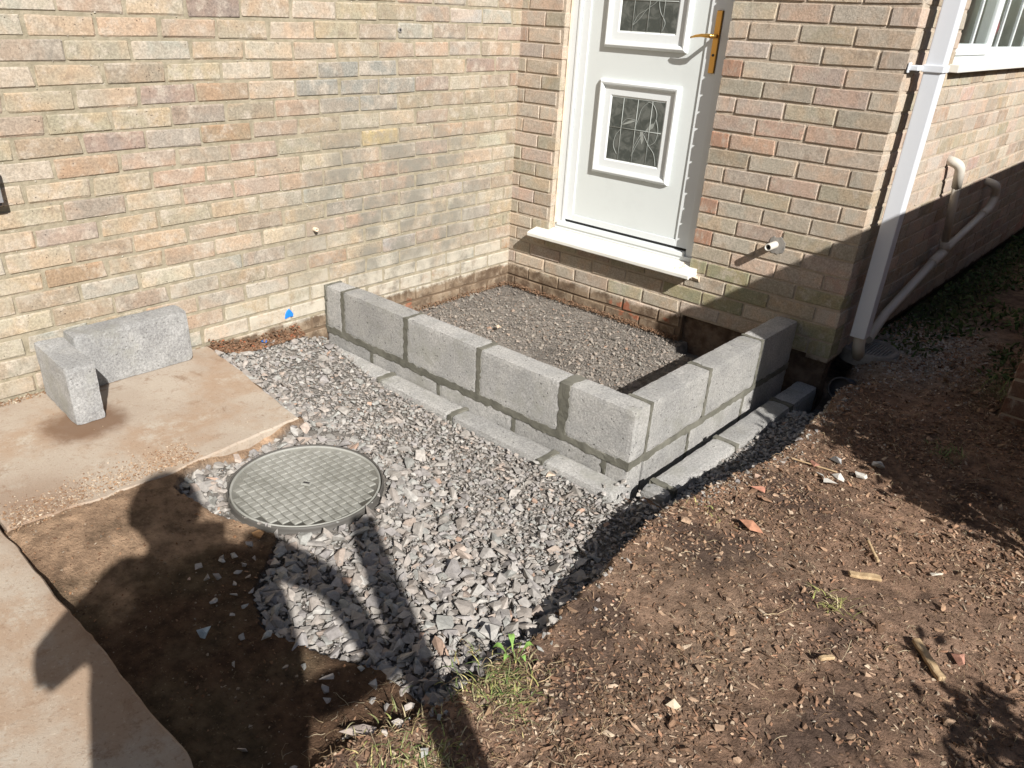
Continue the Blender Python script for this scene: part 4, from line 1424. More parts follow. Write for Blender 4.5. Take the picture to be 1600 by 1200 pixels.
# stones strayed over kerb, slab rim and lower edge
X, Y = jitter_grid(1.30, 2.2, -2.95, -2.50, 0.042)
k = (~in_poly(X, Y, GRAVEL)) & (Y > -3.02) & (RNG.random(X.shape) < np.where(Y > -2.78, 0.5, 0.10))
X1, Y1 = X[k], Y[k]
X, Y = jitter_grid(1.5, 2.0, -1.52, -1.25, 0.035)
k = (np.hypot(X - 1.88, Y + 1.42) < 0.13) & (RNG.random(X.shape) < .8)
X2, Y2 = X[k], Y[k]
P = np.concatenate([np.stack([X1, Y1, ground_z(X1, Y1) + 0.004], 1), np.stack([X2, Y2, np.where((Y2 > -1.44) & (X2 < 1.80), -0.146, -0.155 + 0 * X2)], 1)])
o = scatter('gravel', P, RNG.uniform(.010, .021, len(P)), PROTO, M['stones'], stone_tones(len(P), 1.15), None, .35, .3)
tag(o, kind='stuff')

o = scatter('mortar_splashes', SPLASH[0] - np.array(gable.location), SPLASH[1], PROTO, M['litter'], np.repeat(np.array([[.55, .51, .43]]), len(SPLASH[0]), 0), gable, .5, .1)
tag(o, kind='stuff')
# ------------------------------------------------------------------ mulch, crumbs and straw over the earth
# stones spilt up the bank and pressed into its edge
X, Y = jitter_grid(1.98, 2.32, -2.7, -0.2, 0.032)
d_ = X - soil_edge(Y)
k = (d_ > -0.03) & (RNG.random(X.shape) < np.clip(.75 - d_ * 9, 0, .8))
X, Y = X[k], Y[k]
o = scatter('gravel', np.stack([X, Y, ground_z(X, Y)], 1), .006 + .015 * RNG.beta(1.2, 2.5, len(X)), PROTO, M['stones'], stone_tones(len(X), .95), None, .35, .15)
tag(o, kind='stuff')
# pale sandy rubble round the gully
X = RNG.normal(2.22, .13, 1500); Y = RNG.normal(0.45, .26, 1500)
k = (X > W + .03) & (np.hypot(X - 2.045, Y - .275) > .125)
X, Y = X[k], Y[k]
o = scatter('grit', np.stack([X, Y, ground_z(X, Y)], 1), RNG.uniform(.003, .011, len(X)), PROTO, M['stones'], stone_tones(len(X), 1.35), None, .35, .2)
tag(o, kind='stuff')
def f_soil(X, Y):
    return (np.hypot(X - 2.045, Y - .275) > .13) & (X > soil_edge(Y) - 0.02) & ~((X > 2.64) & (X < 2.9) & (Y > -0.08)) & (X > W + 0.03)
def f_pit(X, Y):
    return (X < soil_edge(Y)) & (X > 0.80) & (Y > -3.04) & (Y < -2.40) & ~in_poly(X, Y, GRAVEL) & clear_of_cover(X, Y)
def litter(step, test, smin, smax, tonebase, name, prob=1.0, protos=CHIP, area=(0.8, 3.3, -3.5, 1.4), stretch=(1, 2.2), tilt=.35):
    X, Y = jitter_grid(area[0], area[1], area[2], area[3], step)
    patch = np.clip(0.68 + 1.3 * fbm(X + 31, Y - 17, 3.2, 4), 0.06, 1.0)
    k = test(X, Y) & (RNG.random(X.shape) < prob * patch)
    X, Y = X[k], Y[k]
    n = len(X)
    S = smin + (smax - smin) * RNG.beta(1.2, 3.0, n)
    P = np.stack([X, Y, ground_z(X, Y)], 1)
    base = np.array(tonebase)
    t = base[RNG.integers(0, len(base), n)] * RNG.uniform(.65, 1.25, (n, 1))
    o = scatter(name, P, S, protos, M['litter'], t, None, tilt, .35, RNG.uniform(*stretch, n))
    return tag(o, kind='stuff')
BROWN = [(.25, .155, .10), (.30, .195, .125), (.17, .105, .068), (.36, .25, .17), (.22, .135, .09), (.28, .16, .10), (.12, .078, .053), (.42, .33, .24)]
def soil_front(X, Y): return f_soil(X, Y) & (Y < 0.9)
litter(0.0108, soil_front, 0.003, 0.010, BROWN, 'soil_crumbs', 0.9, CHIP)
litter(0.016, soil_front, 0.004, 0.010, BROWN, 'soil_crumbs', 0.8, PROTO, stretch=(1, 1.3))
litter(0.030, soil_front, 0.006, 0.016, BROWN + [(.28, .19, .12)], 'bark_chips', 0.42, CHIP, stretch=(1, 2.6), tilt=.5)
litter(0.065, soil_front, 0.004, 0.010, [(.40, .34, .26), (.34, .25, .18), (.48, .42, .34), (.36, .19, .13)], 'grit', 0.65, PROTO, stretch=(1, 1.2))
litter(0.020, f_pit, 0.002, 0.008, [(.20, .11, .06), (.25, .15, .09), (.14, .08, .05), (.30, .24, .18)], 'soil_crumbs', 0.7, PROTO, stretch=(1, 1.2))
litter(0.045, soil_front, 0.007, 0.024, BROWN[:4], 'soil_clods', 0.6, PROTO, stretch=(1, 1.3), tilt=.3)
# fines along the step between earth and stone, pale rubble at the near corner
def rub(X, Y): return (np.abs(X - soil_edge(Y) - 0.02) < 0.05) & (Y < -0.2) & (Y > -1.5)
litter(0.014, rub, 0.004, 0.012, [(.26, .24, .21), (.20, .17, .14), (.32, .29, .25)], 'grit', 0.75, PROTO, stretch=(1, 1.3))
# grit trodden over the slabs
def on_slab(X, Y): return (((X < 0.84) & (Y > -3.03) & (Y < -2.06)) | ((Y < -3.05) & (X < 2.0))) & (X > 0.02) & ~((X < 0.40) & (Y > -2.68) & (Y < -2.06))
X, Y = jitter_grid(0.02, 2.0, -3.6, -2.06, 0.024)
k = on_slab(X, Y) & (RNG.random(X.shape) < np.clip(0.12 + 0.75 * smoothstep(.55, .85, X) * (Y > -3.03) + .4 * fbm(X, Y, 4, 3), .02, .9))
X, Y = X[k], Y[k]; n = len(X)
t = np.array([(.42, .31, .20), (.30, .19, .11), (.50, .42, .32), (.24, .14, .08)])[RNG.integers(0, 4, n)]
o = scatter('grit', np.stack([X, Y, np.full(n, 0.001)], 1), 0.0012 + 0.0040 * RNG.beta(1, 4, n), PROTO, M['litter'], t, None, .3, .3)
tag(o, kind='stuff')
X = RNG.normal(.80, .05, 2600); Y = RNG.uniform(-3.03, -2.45, 2600)
k = X < .86
X, Y = X[k], Y[k]; n = len(X)
t = np.array([(.30, .19, .115), (.22, .135, .08), (.38, .27, .18), (.46, .38, .29)])[RNG.integers(0, 4, n)]
o = scatter('soil_crumbs', np.stack([X, Y, np.where(X < .84, 0.0005, -0.004)], 1), 0.002 + .007 * RNG.beta(1, 3, n), PROTO, M['litter'], t, None, .3, .1)
tag(o, kind='stuff')
# dirt crumbs along the foot of the gable, left of the blocks
X = RNG.uniform(0.012, 0.05, 500); Y = RNG.uniform(-3.3, -2.55, 500)
t = np.array([(.20, .12, .07), (.28, .18, .11), (.40, .34, .26)])[RNG.integers(0, 3, 500)]
o = scatter('soil_crumbs', np.stack([X, Y, 0.0 + 0 * X], 1), RNG.uniform(.003, .009, 500), PROTO, M['litter'], t, None, .3, .3)
tag(o, kind='stuff')
# earth banked against the exposed footing
X = RNG.uniform(0.0, 0.07, 1600) ** 1.0; Y = RNG.uniform(-1.96, -1.44, 1600)
Z = ground_z(X, Y) + 0.014 + (0.045 * (1 - X / .07)) * RNG.random(1600)
t = np.array([(.15, .085, .05), (.20, .12, .075), (.26, .17, .11), (.40, .14, .07)])[RNG.choice(4, 1600, p=[.4, .35, .2, .05])]
o = scatter('soil_crumbs', np.stack([X, Y, Z], 1), RNG.uniform(.004, .011, 1600), PROTO, M['litter'], t, None, .3, .1)
tag(o, kind='stuff')
X = np.concatenate([RNG.uniform(0.0, 0.035, 700), RNG.uniform(0.02, 1.2, 1500)]); Y = np.concatenate([RNG.uniform(-1.22, -0.02, 700), -RNG.uniform(0.0, 0.035, 1500)])
n = len(X)
Z = ground_z(X, Y) + 0.012 + 0.02 * RNG.random(n)
t = np.array([(.15, .085, .05), (.20, .12, .075), (.26, .17, .11)])[RNG.integers(0, 3, n)]
o = scatter('soil_crumbs', np.stack([X, Y, Z], 1), RNG.uniform(.003, .008, n), PROTO, M['litter'], t, None, .3, .1)
tag(o, kind='stuff')

# straw and rootlets: thin bent strands as one mass
def strands(name, n, test, length, r, tones, area, curl=0.5, hz=0.004):
    Vs, Fs, Ts = [], [], []
    off = 0; made = 0
    while made < n:
        x = random.uniform(area[0], area[1]); y = random.uniform(area[2], area[3])
        if not test(np.array([x]), np.array([y]))[0]: continue
        a = random.uniform(0, 6.28); ln = random.uniform(*length); rr = r * random.uniform(.7, 1.3)
        c = random.gauss(0, curl); t = np.array(random.choice(tones)) * random.uniform(.7, 1.2)
        seg = 5
        px, py = x, y
        pts = []
        for s in range(seg + 1):
            pts.append((px, py, a))
            px += math.cos(a) * ln / seg; py += math.sin(a) * ln / seg; a += c / seg * 2 + random.gauss(0, .15)
        P = np.array([(p[0], p[1]) for p in pts])
        zc = ground_z(P[:, 0], P[:, 1]) + hz + rr + np.array([random.uniform(0, .005) + 0.012 * math.sin(math.pi * s / seg) * random.random() for s in range(seg + 1)])
        for s in range(seg + 1):
            ang = pts[s][2]
            nx_, ny_ = -math.sin(ang), math.cos(ang)
            w = rr * (1 - .5 * s / seg)
            Vs += [(P[s, 0] + nx_ * w, P[s, 1] + ny_ * w, zc[s] - w * .6), (P[s, 0] - nx_ * w, P[s, 1] - ny_ * w, zc[s] - w * .6), (P[s, 0], P[s, 1], zc[s] + w)]
            Ts += [t, t, t]
        for s in range(seg):
            b = off + s * 3
            for q in range(3):
                Fs.append((b + q, b + (q + 1) % 3, b + 3 + (q + 1) % 3, b + 3 + q))
        off += (seg + 1) * 3
        made += 1
    o = link(name, mesh_np(name, Vs, Fs, True, Ts), M['litter'])
    return tag(o, kind='stuff')
STRAW = [(.46, .36, .22), (.38, .28, .17), (.30, .20, .12), (.52, .44, .30)]
def soil_near(X, Y): return f_soil(X, Y) & (Y < 0.3)
strands('straw', 2600, soil_near, (0.008, 0.032), 0.0007, STRAW + [(.16, .10, .06)] * 3, (2.0, 3.25, -3.4, 0.3))
strands('straw', 70, soil_near, (0.04, 0.10), 0.0008, STRAW, (2.0, 3.25, -3.0, 0.2), 0.5)
def low_soil(X, Y): return (Y > -3.03) & (Y < -2.3) & (X > 1.95) & (X < 2.45)
strands('straw', 500, low_soil, (0.02, 0.06), 0.0008, STRAW + [(.18, .12, .07)] * 3, (1.9, 2.5, -3.03, -2.3), 0.6)

# ------------------------------------------------------------------ single stones, shards and sticks one can point at
def single(name, proto, loc, s, rot, col, label, cat, mat=None, stretch=1.0, group=None):
    vs, fs = proto
    me = mesh_np(name, vs * np.array([s * stretch, s, s]), fs, False, np.repeat(np.array([col]), len(vs), 0))
    z = float(ground_z(np.array([loc[0]]), np.array([loc[1]]))[0]) if len(loc) == 2 else loc[2]
    o = link(name, me, mat or M['stones'], None, (loc[0], loc[1], z + s * 0.35 + 0.004), rot)
    o.scale = (1.3, 1.3, 1.3)
    return tag(o, label, cat, group)
PALE = (.55, .53, .48)
single('stone', PROTO[3], (2.458, -0.824), .026, (.3, .1, 1.2), (.42, .42, .40), 'upright pale grey stone half in shade, farthest right of the pale cluster', 'stone')
single('stone', PROTO[7], (2.443, -0.935), .027, (0, .1, .4), PALE, 'large white stone at the right end of the pale row on the earth', 'stone')
single('stone', PROTO[1], (2.336, -1.050), .022, (0, .2, 1.4), PALE, 'whitish stone at the left end of the pale row on the earth', 'stone')
single('stone', PROTO[9], (2.381, -1.053), .023, (.2, 0, 2.4), PALE, 'white stone in the middle of the pale row on the earth', 'stone')
single('stone', PROTO[12], (2.385, -0.985), .021, (.2, 0.4, .4), PALE, 'narrow white stone standing second from right in the pale row', 'stone')
single('stone', PROTO[15], (2.345, -0.895), .022, (.1, 0.2, 2.9), (.36, .36, .35), 'flat grey stone just above the pale row on the earth', 'stone')
single('stone', PROTO[17], (2.300, -0.975), .022, (.1, 0.1, 1.9), (.34, .17, .12), 'reddish brick crumb left above the pale row of stones', 'brick shard')
single('brick_shard', CHIP[2], (2.236, -1.270), .030, (.1, .1, .6), (.40, .19, .13), 'pink brick fragment beside the broken stone bank near the kerb', 'brick shard')
single('brick_shard', CHIP[5], (2.308, -1.504), .036, (.1, .05, .3), (.42, .21, .13), 'flat orange brick shard on earth near the gravel edge', 'brick shard', None, 1.3)
single('brick_shard', CHIP[8], (2.927, -1.620), .026, (.0, .1, 1.3), (.46, .24, .17), 'pink tile shard at the right next to the wooden stake', 'brick shard', None, 1.1)
single('stone', PROTO[21], (2.496, -2.233), .017, (0, 0, .8), (.58, .50, .36), 'cream coloured chip on bare earth at lower centre right', 'stone')
single('stone', PROTO[23], (1.560, -2.831), .032, (.1, .2, .5), (.34, .40, .43), 'lone bluish stone lying in the dark shadow at lower left', 'stone')
single('stone', PROTO[25], (2.047, -2.757), .026, (.1, .1, 1.0), (.38, .32, .28), 'smooth pinkish stone just below the straggling edge of the gravel', 'stone', None, 1.3)
single('stone', PROTO[27], (1.275, -2.520), .022, (.1, .1, 1.0), (.50, .29, .14), 'orange pebble under the front rim of the manhole cover', 'stone')
single('stone', PROTO[29], (0.49, -0.62, -0.128), .024, (.1, .1, 1.9), (.50, .40, .30), 'buff stone resting on the grey gravel inside the block wall near the corner', 'stone')
single('stone', PROTO[30], (1.55, -1.47), .026, (.1, .1, 1.9), (.52, .42, .33), 'cream stone leaning on the front of the kerb near its corner', 'stone')
single('stone', PROTO[31], (2.782, -1.309), .018, (.1, .1, .9), (.55, .50, .42), 'small pale pebble on the earth towards the right edge', 'stone')
def stick(loc, rz, ln, w, h, label, mat=M['stick'], tilt=0.05, lift=0.008):
    bm = bmesh.new()
    bm_box(bm, -ln / 2, ln / 2, -w / 2, w / 2, -h / 2, h / 2, bev=min(w, h) * .2)
    bmesh.ops.subdivide_edges(bm, edges=[e for e in bm.edges if e.calc_length() > ln * .5], cuts=5)
    for v in bm.verts:
        v.co.y += w * .5 * float(fbm(np.array(v.co.x * 3 + loc[0]), np.array(0.0), 9, 2)) + random.uniform(-w, w) * .05
        v.co.z += random.uniform(-h, h) * .08
    z = float(ground_z(np.array([loc[0]]), np.array([loc[1]]))[0])
    o = link('wood_stick', bm_mesh('wood_stick', bm), mat, None, (loc[0], loc[1], z + h / 2 + lift), (0, tilt, rz))
    return tag(o, label, 'stick')
stick((2.868, -1.680), -0.75, 0.125, 0.019, 0.014, 'brown wooden stake lying on the earth at the right')
stick((2.645, -1.470), 0.55, 0.085, 0.022, 0.009, 'pale split wood chip on the earth above the yellow grass tuft')
stick((2.62, -1.34), -0.9, 0.085, 0.008, 0.007, 'thin grey twig just above the pale wood chip', tilt=.12)
stick((2.692, -1.858), 1.2, 0.055, 0.012, 0.009, 'short light peg standing out of a hollow in the earth', tilt=.35)
stick((2.30, -0.985), 0.25, 0.15, 0.004, 0.004, 'long straw coloured stalk near the top of the sunlit earth', tilt=.04)

# ------------------------------------------------------------------ weeds
def tuft(loc, n, h, spread, tones, label, cat='grass', width=0.0032, name='grass_tuft'):
    Vs, Fs, Ts = [], [], []
    z0 = float(ground_z(np.array([loc[0]]), np.array([loc[1]]))[0]) - 0.004
    off = 0
    for k in range(n):
        bx, by = random.gauss(0, spread * .38), random.gauss(0, spread * .38)
        a = random.uniform(0, 6.28); ln = h * random.uniform(.5, 1.25); lean = random.uniform(.5, 1.9)
        w = width * random.uniform(.6, 1.2); t = np.array(random.choice(tones)) * random.uniform(.7, 1.25)
        seg = 5
        x, y, z = bx, by, 0.0; ang = random.uniform(.25, .95)
        for s in range(seg + 1):
            ww = w * (1 - (s / seg) ** 1.6) + 0.0002
            nx_, ny_ = -math.sin(a), math.cos(a)
            Vs += [(x + nx_ * ww / 2, y + ny_ * ww / 2, z), (x - nx_ * ww / 2, y - ny_ * ww / 2, z + ww * .1)]
            Ts += [t, t]
            x += math.cos(a) * math.sin(ang) * ln / seg; y += math.sin(a) * math.sin(ang) * ln / seg; z += math.cos(ang) * ln / seg
            z = max(z, 0.004)
            ang = min(ang + lean / seg * 1.6, 2.0)
        for s in range(seg):
            b = off + s * 2
            Fs.append((b, b + 1, b + 3, b + 2))
        off += (seg + 1) * 2
    o = link(name, mesh_np(name, Vs, Fs, True, Ts), M['grass'], None, (loc[0], loc[1], z0))
    return tag(o, label, None, None, 'stuff')
GREEN = [(.12, .17, .05), (.16, .21, .07), (.22, .24, .10), (.30, .27, .15)]
DRY = [(.42, .36, .16), (.36, .34, .12), (.30, .32, .10), (.45, .38, .22)]
tuft((2.195, -2.480), 420, 0.046, 0.13, GREEN + DRY + [(.24, .17, .10)] * 2, 'green and straw grass clump where gravel meets the earth')
tuft((2.225, -2.720), 480, 0.040, 0.17, GREEN + DRY + [(.24, .17, .10)], 'grass clump at the bottom of the picture below the larger clump')
tuft((2.624, -1.632), 60, 0.060, 0.06, DRY, 'small yellow grass tuft on the open brown earth')
tuft((2.20, -1.50), 60, 0.022, 0.10, DRY, 'dry grass on the lip of the bank above the gravel')
tuft((2.60, -0.50), 60, 0.06, 0.09, GREEN, 'green weed tuft in the shade before the garden wall')
tuft((2.64, 0.25), 130, 0.10, 0.14, GREEN, 'grass growing along the foot of the red garden wall')
def broad_weed(loc, n, r, label):
    root = thing('leafy_weed', label, 'weed', (loc[0], loc[1], float(ground_z(np.array([loc[0]]), np.array([loc[1]]))[0])))
    for k in range(n):
        a = 6.28 * k / n + random.uniform(-.3, .3)
        ln = r * random.uniform(.7, 1.1); w = ln * .42
        pts = []
        prof = [(0, .05), (.25, .35), (.5, 1.0), (.75, .9), (1.0, .05)]
        for s, q in prof:
            d = 0.015 + ln * s; z = 0.03 + 0.03 * math.sin(s * 2.4)
            pts.append((math.cos(a) * d, math.sin(a) * d, z, q * w / 2))
        V = []
        for x, y, z, ww in pts:
            V += [(x - math.sin(a) * ww, y + math.cos(a) * ww, z + ww * .3), (x, y, z), (x + math.sin(a) * ww, y - math.cos(a) * ww, z + ww * .3)]
        F = []
        for s in range(4):
            for q in range(2):
                b = s * 3 + q
                F.append((b, b + 1, b + 4, b + 3))
        t = np.array([.20, .34, .08]) * random.uniform(.8, 1.2)
        link('leaf', mesh_np('leaf', V, F, True, np.repeat(t[None], len(V), 0)), M['grass'], root)
    return root
broad_weed((2.175, -2.405), 5, 0.035, 'bright green broad leaved seedling at the top of the grass clump')

# ground cover: low moss and weeds in the shaded passage
def f_moss(X, Y):
    return (X > W + .04) & (X < 3.2) & (Y > 0.35) & (Y < 5) & (fbm(X, Y, 3.0, 3) + 0.9 * smoothstep(2.5, 2.1, X) + .6 * smoothstep(2.4, 2.6, X) * (Y < 3) > 0.25) & ~((X > 2.64) & (X < 2.9))
X, Y = jitter_grid(W, 3.2, 0.3, 5, 0.028)
k = f_moss(X, Y); X, Y = X[k], Y[k]; n = len(X)
t = np.array([(.04, .075, .02), (.06, .10, .03), (.09, .12, .04)])[RNG.integers(0, 3, n)]
o = scatter('ground_cover', np.stack([X, Y, ground_z(X, Y)], 1), RNG.uniform(.008, .020, n), CHIP, M['grass'], t, None, .8, .5, RNG.uniform(1, 2, n))
tag(o, kind='stuff')

# ------------------------------------------------------------------ neighbours out of the picture that shade it: fence, shrubs, timber post
FX, FZ = 3.30, 1.64
fence = thing('board_fence', 'tall dark board fence along the passage to the right', 'fence', (FX, 2.5, 0))
for k in range(5):
    y = -1.07 + 0.05 + 1.8 * k
    joined('post', [(FX - 0.01, FX + 0.09, y - 0.05, y + 0.05, -0.2, FZ)], M['fence'], fence, fence.location, 0.004)
    if k < 4:
        for j in range(13):
            z = 0.06 + j * 0.1215
            joined('board', [(FX + 0.015 + 0.004 * (j % 2), FX + 0.033 + 0.004 * (j % 2), y + 0.05, y + 1.75, z, z + (0.130 if j < 12 else FZ - z - 0.004))], M['fence'], fence, fence.location, 0.002)
def leaf_mass(parent, centre, rad, n, size, col, name='foliage', seed=1, holes=0.1):
    rs = np.random.default_rng(seed)
    c = np.array(centre); rad = np.array(rad)
    cl = rs.normal(0, .42, (14, 3)); cl /= np.maximum(1, np.linalg.norm(cl, axis=1, keepdims=True))
    p = cl[rs.integers(0, 14, n)] + rs.normal(0, .20, (n, 3))
    P = c + p * rad
    V, F, T = [], [], []
    u = rs.normal(0, 1, (n, 3)); u /= np.linalg.norm(u, axis=1, keepdims=True)
    w = np.cross(u, rs.normal(0, 1, (n, 3))); w /= np.linalg.norm(w, axis=1, keepdims=True)
    s = size * rs.uniform(.6, 1.3, (n, 1))
    V = np.stack([P - u * s, P + w * s * .5, P + u * s, P - w * s * .5], 1).reshape(-1, 3)
    F = np.arange(n * 4).reshape(-1, 4)
    T = np.repeat((np.array(col) * rs.uniform(.7, 1.3, (n, 1))), 4, 0)
    return link(name, mesh_np(name, V - np.array(parent.location), F, False, T), M['grass'], parent)
def shrub(loc, h, rad, n, label, seed, base=0.0):
    r = thing('shrub', label, 'shrub', loc)
    for k in range(5):
        a = k * 1.3 + seed
        tube('stem', [(0, 0, -0.05), (math.cos(a) * rad * .3, math.sin(a) * rad * .3, h * .45), (math.cos(a) * rad * .55, math.sin(a) * rad * .55, h * .8)], 0.012, M['fence'], r, 6, radii=[.014, .010, .005])
    leaf_mass(r, (loc[0], loc[1], loc[2] + base + (h - base) * .55), (rad, rad, (h - base) * .5), n, 0.028, (.06, .10, .03), seed=seed)
    return r
shrub((3.42, -1.18, 0), 0.98, 0.17, 900, 'leafy shrub at the open end of the board fence', 3, 0.25)
shrub((3.98, -2.27, 0), 0.74, 0.34, 2600, 'dense low shrub off the right of the bare earth', 8)
joined('t', [(0, .01, 0, .01, 0, .01)], M['fence'], None, (0, 0, 0), 0)
bpy.data.objects.remove(bpy.data.objects['t'])
hd = thing('added_hedge', 'unseen evergreen screen added behind the photographer to cut sky light', 'added_hedge', (1.5, -6.4, 0))  # made-up greenery out of view, put in to dim the sky fill
for k in range(9):
    tube('trunk', [(-3.8 + k * .95, 0, -.1), (-3.8 + k * .95 + .05, 0.05, 1.6), (-3.8 + k * .95, 0, 3.2)], .05, M['fence'], hd, 6, radii=[.06, .05, .02])
rs_ = np.random.default_rng(21); n = 26000
P_ = np.stack([rs_.uniform(-4.5, 4.5, n), rs_.normal(0, .22, n), rs_.uniform(0, 3.9, n)], 1)
P_[:, 1] += .12 * np.sin(P_[:, 0] * 3) + .1 * np.sin(P_[:, 2] * 4)
u_ = rs_.normal(0, 1, (n, 3)); u_ /= np.linalg.norm(u_, axis=1, keepdims=True)
w_ = np.cross(u_, rs_.normal(0, 1, (n, 3))); w_ /= np.linalg.norm(w_, axis=1, keepdims=True)
sz = .075 * rs_.uniform(.6, 1.3, (n, 1))
V_ = np.stack([P_ - u_ * sz, P_ + w_ * sz * .6, P_ + u_ * sz, P_ - w_ * sz * .6], 1).reshape(-1, 3)
link('foliage', mesh_np('foliage', V_, np.arange(n * 4).reshape(-1, 4), False, np.repeat(np.array([.045, .075, .025]) * rs_.uniform(.6, 1.4, (n, 1)), 4, 0)), M['grass'], hd)
pg = thing('timber_post', 'upright sawn timber post standing at the right hand of the photographer', 'post', (3.455, -3.235, 0))
joined('post_body', [(-0.035, 0.035, -0.055, 0.055, -0.25, 1.52)], M['timber'], pg, (0, 0, 0), 0.004)
pg.rotation_euler = (0.02, 0.01, 0.9)

# ------------------------------------------------------------------ the person taking the photograph (only the shadow is in view)
person = thing('person', 'person in dark fleece and work trousers holding a phone, shadow falling over the slab', 'person', (3.10, -3.60, -0.02))
pl = Vector(person.location)
F_ = Vector((-0.85, 0.52, 0)).normalized(); R_ = Vector((0.52, 0.85, 0)).normalized()
base = Vector((3.115, -3.60, 0))
def at(r, f, z): return base + R_ * r + F_ * f + Vector((0, 0, z))
class Fig:
    """collects overlapping closed shapes of one garment or of the body; a voxel remesh then makes them one skin"""
    def __init__(self): self.v, self.f = [], []
    def rings(self, R, n=20):
        """R: (centre, axis a, axis b)"""
        o = len(self.v)
        for c, a, b in R:
            for k in range(n):
                t = 2 * math.pi * k / n
                self.v.append(Vector(c) + a * math.cos(t) + b * math.sin(t))
        for q in range(len(R) - 1):
            for k in range(n):
                self.f.append((o + q * n + k, o + q * n + (k + 1) % n, o + (q + 1) * n + (k + 1) % n, o + (q + 1) * n + k))
        self.f.append(tuple(o + k for k in range(n - 1, -1, -1)))
        self.f.append(tuple(o + (len(R) - 1) * n + k for k in range(n)))
    def torso(self, L_, n=24):
        self.rings([(at(r0, f0, z), R_ * rx, F_ * ry) for z, rx, ry, r0, f0 in L_], n)
    def limb(self, P, n=14):
        P = [(Vector(p), r_) for p, r_ in P]
        R = []
        for q, (p, r_) in enumerate(P):
            t = (P[min(q + 1, len(P) - 1)][0] - P[max(q - 1, 0)][0]).normalized()
            a = t.orthogonal().normalized(); b = t.cross(a)
            if R:
                a = (R[-1][1] - t * R[-1][1].dot(t)).normalized(); b = t.cross(a)
            R.append((p, a * r_, b * r_))
        self.rings(R, n)
        for p, r_ in (P[0], P[-1]):
            self.ball(p, (r_, r_, r_))
    def ball(self, c, rad, rz=0.0, tilt=0.0, shape=None):
        bm = bmesh.new(); bmesh.ops.create_uvsphere(bm, u_segments=20, v_segments=14, radius=1)
        m = Matrix.Translation(Vector(c)) @ Matrix.Rotation(rz, 4, 'Z') @ Matrix.Rotation(tilt, 4, 'X')
        o = len(self.v)
        bm.verts.index_update()
        for v in bm.verts:
            q = Vector((v.co.x * rad[0], v.co.y * rad[1], v.co.z * rad[2]))
            if shape: q = shape(v.co.copy(), q)
            self.v.append(m @ q)
        for f in bm.faces: self.f.append(tuple(o + v.index for v in f.verts))
        bm.free()
    def build(self, name, mat, vox):
        me = bpy.data.meshes.new(name)
        me.from_pydata([tuple(v - pl) for v in self.v], [], self.f)
        o = link(name, me, mat, person)
        md = o.modifiers.new('Remesh', 'REMESH'); md.mode = 'VOXEL'; md.voxel_size = vox; md.use_smooth_shade = True
        sm = o.modifiers.new('Smooth', 'SMOOTH'); sm.factor = .5; sm.iterations = 3
        return o
eL = Vector((2.905, -3.865, 1.13)); hL = Vector((3.01, -3.56, 1.335))
eR = Vector((3.520, -3.340, 1.175)); hR = Vector((3.29, -3.475, 1.03))
sL = at(-.165, 0, 1.335); sR = at(.185, 0, 1.385); mR = Vector((3.405, -3.352, 1.335))
hd_rz = math.atan2(F_.y, F_.x) - math.pi / 2
head_c = Vector((3.117, -3.672, 1.590))
def face(n_, q):
    x, y, z = n_
    q.x *= 1 - 0.22 * max(0, -z)
    if y > .85 and abs(x) < .22 and -.35 < z < .15: q.y += .022 * (1 - abs(x) / .22)      # nose
    if y > .6 and .12 < abs(x) < .55 and .0 < z < .25: q.y -= .007                        # eye sockets
    if y > .8 and abs(x) < .35 and -.62 < z < -.45: q.y += .005                           # lips
    if abs(x) > .93 and abs(z) < .28 and abs(y) < .3: q.x *= 1.16                          # ears
    return q
def hand(fig, c, d, side_, nrm, curl=1.0):
    c = Vector(c); d = Vector(d).normalized(); nrm = (Vector(nrm) - d * Vector(nrm).dot(d)).normalized(); s_ = d.cross(nrm).normalized() * side_
    fig.rings([(c - d * .01, s_ * .026, nrm * .017), (c + d * .03, s_ * .037, nrm * .016), (c + d * .075, s_ * .040, nrm * .013)], 14)
    for k, ln in enumerate((.070, .078, .072, .058)):
        p = c + d * .070 + s_ * (.030 - .020 * k)
        pts = [(p, .0095)]; dd = d.copy()
        for q in range(3):
            dd = (dd * math.cos(.45 * curl) - nrm * math.sin(.45 * curl)).normalized()
            p = p + dd * ln / 3
            pts.append((p, (.0090, .0082, .0070)[q]))
        fig.limb(pts, 8)
    t0 = c + d * .02 + s_ * .03
    fig.limb([(t0, .013), (t0 + (d * .5 + s_) * .028, .0105), (t0 + (d * 1.2 + s_) * .036 - nrm * .012, .0085)], 8)
cf_ = Vector((-0.589, 0.661, -0.465)); cr_ = Vector((0.731, 0.681, 0.043)); cu_ = Vector((-0.346, 0.315, 0.884))
cpos = Vector((2.990, -3.438, 1.354))
body = Fig()
body.torso([(.86, .15, .10, 0, 0), (1.05, .17, .10, 0, 0), (1.25, .18, .10, 0, 0), (1.34, .14, .08, -.02, 0), (1.40, .07, .06, -.05, .01)])
body.limb([(at(-.058, .015, 1.36), .060), (at(-.060, .03, 1.52), .058)])
body.limb([(sL, .055), (eL, .042), (hL, .028)]); body.limb([(sR, .050), (mR, .036), (eR, .034), (hR, .026)])
for s_ in (-1, 1):
    body.limb([(at(.10 * s_, 0, .86), .085), (at(.12 * s_, .03, .48), .055), (at(.13 * s_, -.01, .06), .038)])
body.ball(head_c, (.090, .100, .122), hd_rz, -.18, face)
hand(body, cpos - cf_ * .040 - cr_ * .135 - cu_ * .040, cr_ * .3 + cu_ * .8, 1, -cf_, .6)
body.limb([(hL, .028), (cpos - cf_ * .042 - cr_ * .135 - cu_ * .045, .026)])
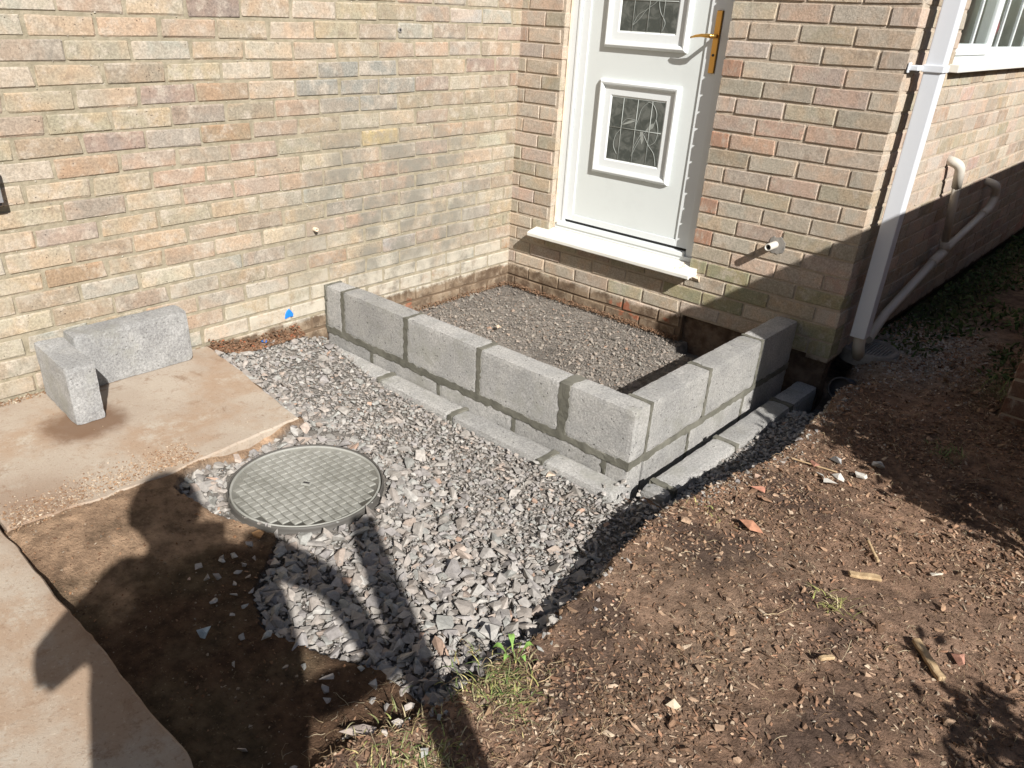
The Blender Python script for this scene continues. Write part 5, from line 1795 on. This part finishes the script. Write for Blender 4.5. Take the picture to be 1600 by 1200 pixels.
hand(body, hR, Vector((-.4, -.6, -.35)), -1, Vector((.5, .5, .1)), .6)
body.build('body', M['skin'], .0055)
jk = Fig()
jk.torso([(.84, .185, .130, 0, 0), (.94, .215, .140, 0, 0), (1.10, .232, .135, 0, 0), (1.23, .228, .125, 0, 0), (1.31, .200, .110, 0, 0), (1.355, .170, .095, .01, 0), (1.400, .125, .080, .0, .005), (1.43, .072, .072, -.055, .01)])
jk.limb([(sL, .074), ((sL + eL) / 2, .066), (eL, .056), ((eL + hL) / 2, .050), (eL * .2 + hL * .8, .042)])
jk.limb([(sR, .064), (mR, .046), (eR, .044), ((eR + hR) / 2, .040), (eR * .2 + hR * .8, .036)])
jk.build('fleece_jacket', M['jacket'], .011)
tr = Fig()
tr.torso([(.74, .165, .115, 0, 0), (.83, .185, .125, 0, 0), (.92, .180, .120, 0, 0)])
for s_ in (-1, 1):
    tr.limb([(at(.095 * s_, 0, .82), .100), (at(.12 * s_, .03, .48), .074), (at(.13 * s_, -.01, .10), .056)])
tr.build('trousers', M['trousers'], .011)
for s_ in (-1, 1):
    bt = Fig()
    bt.ball(at(.13 * s_, .06, .035), (.052, .145, .055), hd_rz)
    bt.limb([(at(.13 * s_, -.01, .03), .050), (at(.13 * s_, -.01, .13), .054)])
    bt.build('boot', M['black'], .010)
bm = bmesh.new(); bmesh.ops.create_uvsphere(bm, u_segments=28, v_segments=18, radius=1)
bmesh.ops.delete(bm, geom=[v for v in bm.verts if v.co.z < -.25 or (v.co.y > .45 and v.co.z < .45)], context='VERTS')
for v in bm.verts: v.co = Vector((v.co.x * .102, v.co.y * .110, v.co.z * .134)) * random.uniform(.99, 1.01)
link('hair', bm_mesh('hair', bm, True), M['hair'], person, head_c - pl + Vector((0, 0, .004)), (-.18, 0, hd_rz))
# phone held just behind the lens of this picture
ph = thing('phone', 'black phone held level in the left hand of the photographer', 'phone', cpos - cf_ * 0.012)
bm = bmesh.new()
bm_box(bm, -0.145, 0.012, -0.060, 0.015, -0.0005, 0.0080, bev=0.003, seg=2)
pm = link('phone_body', bm_mesh('phone_body', bm), M['black'], ph)
ph.rotation_euler = cam.rotation_euler
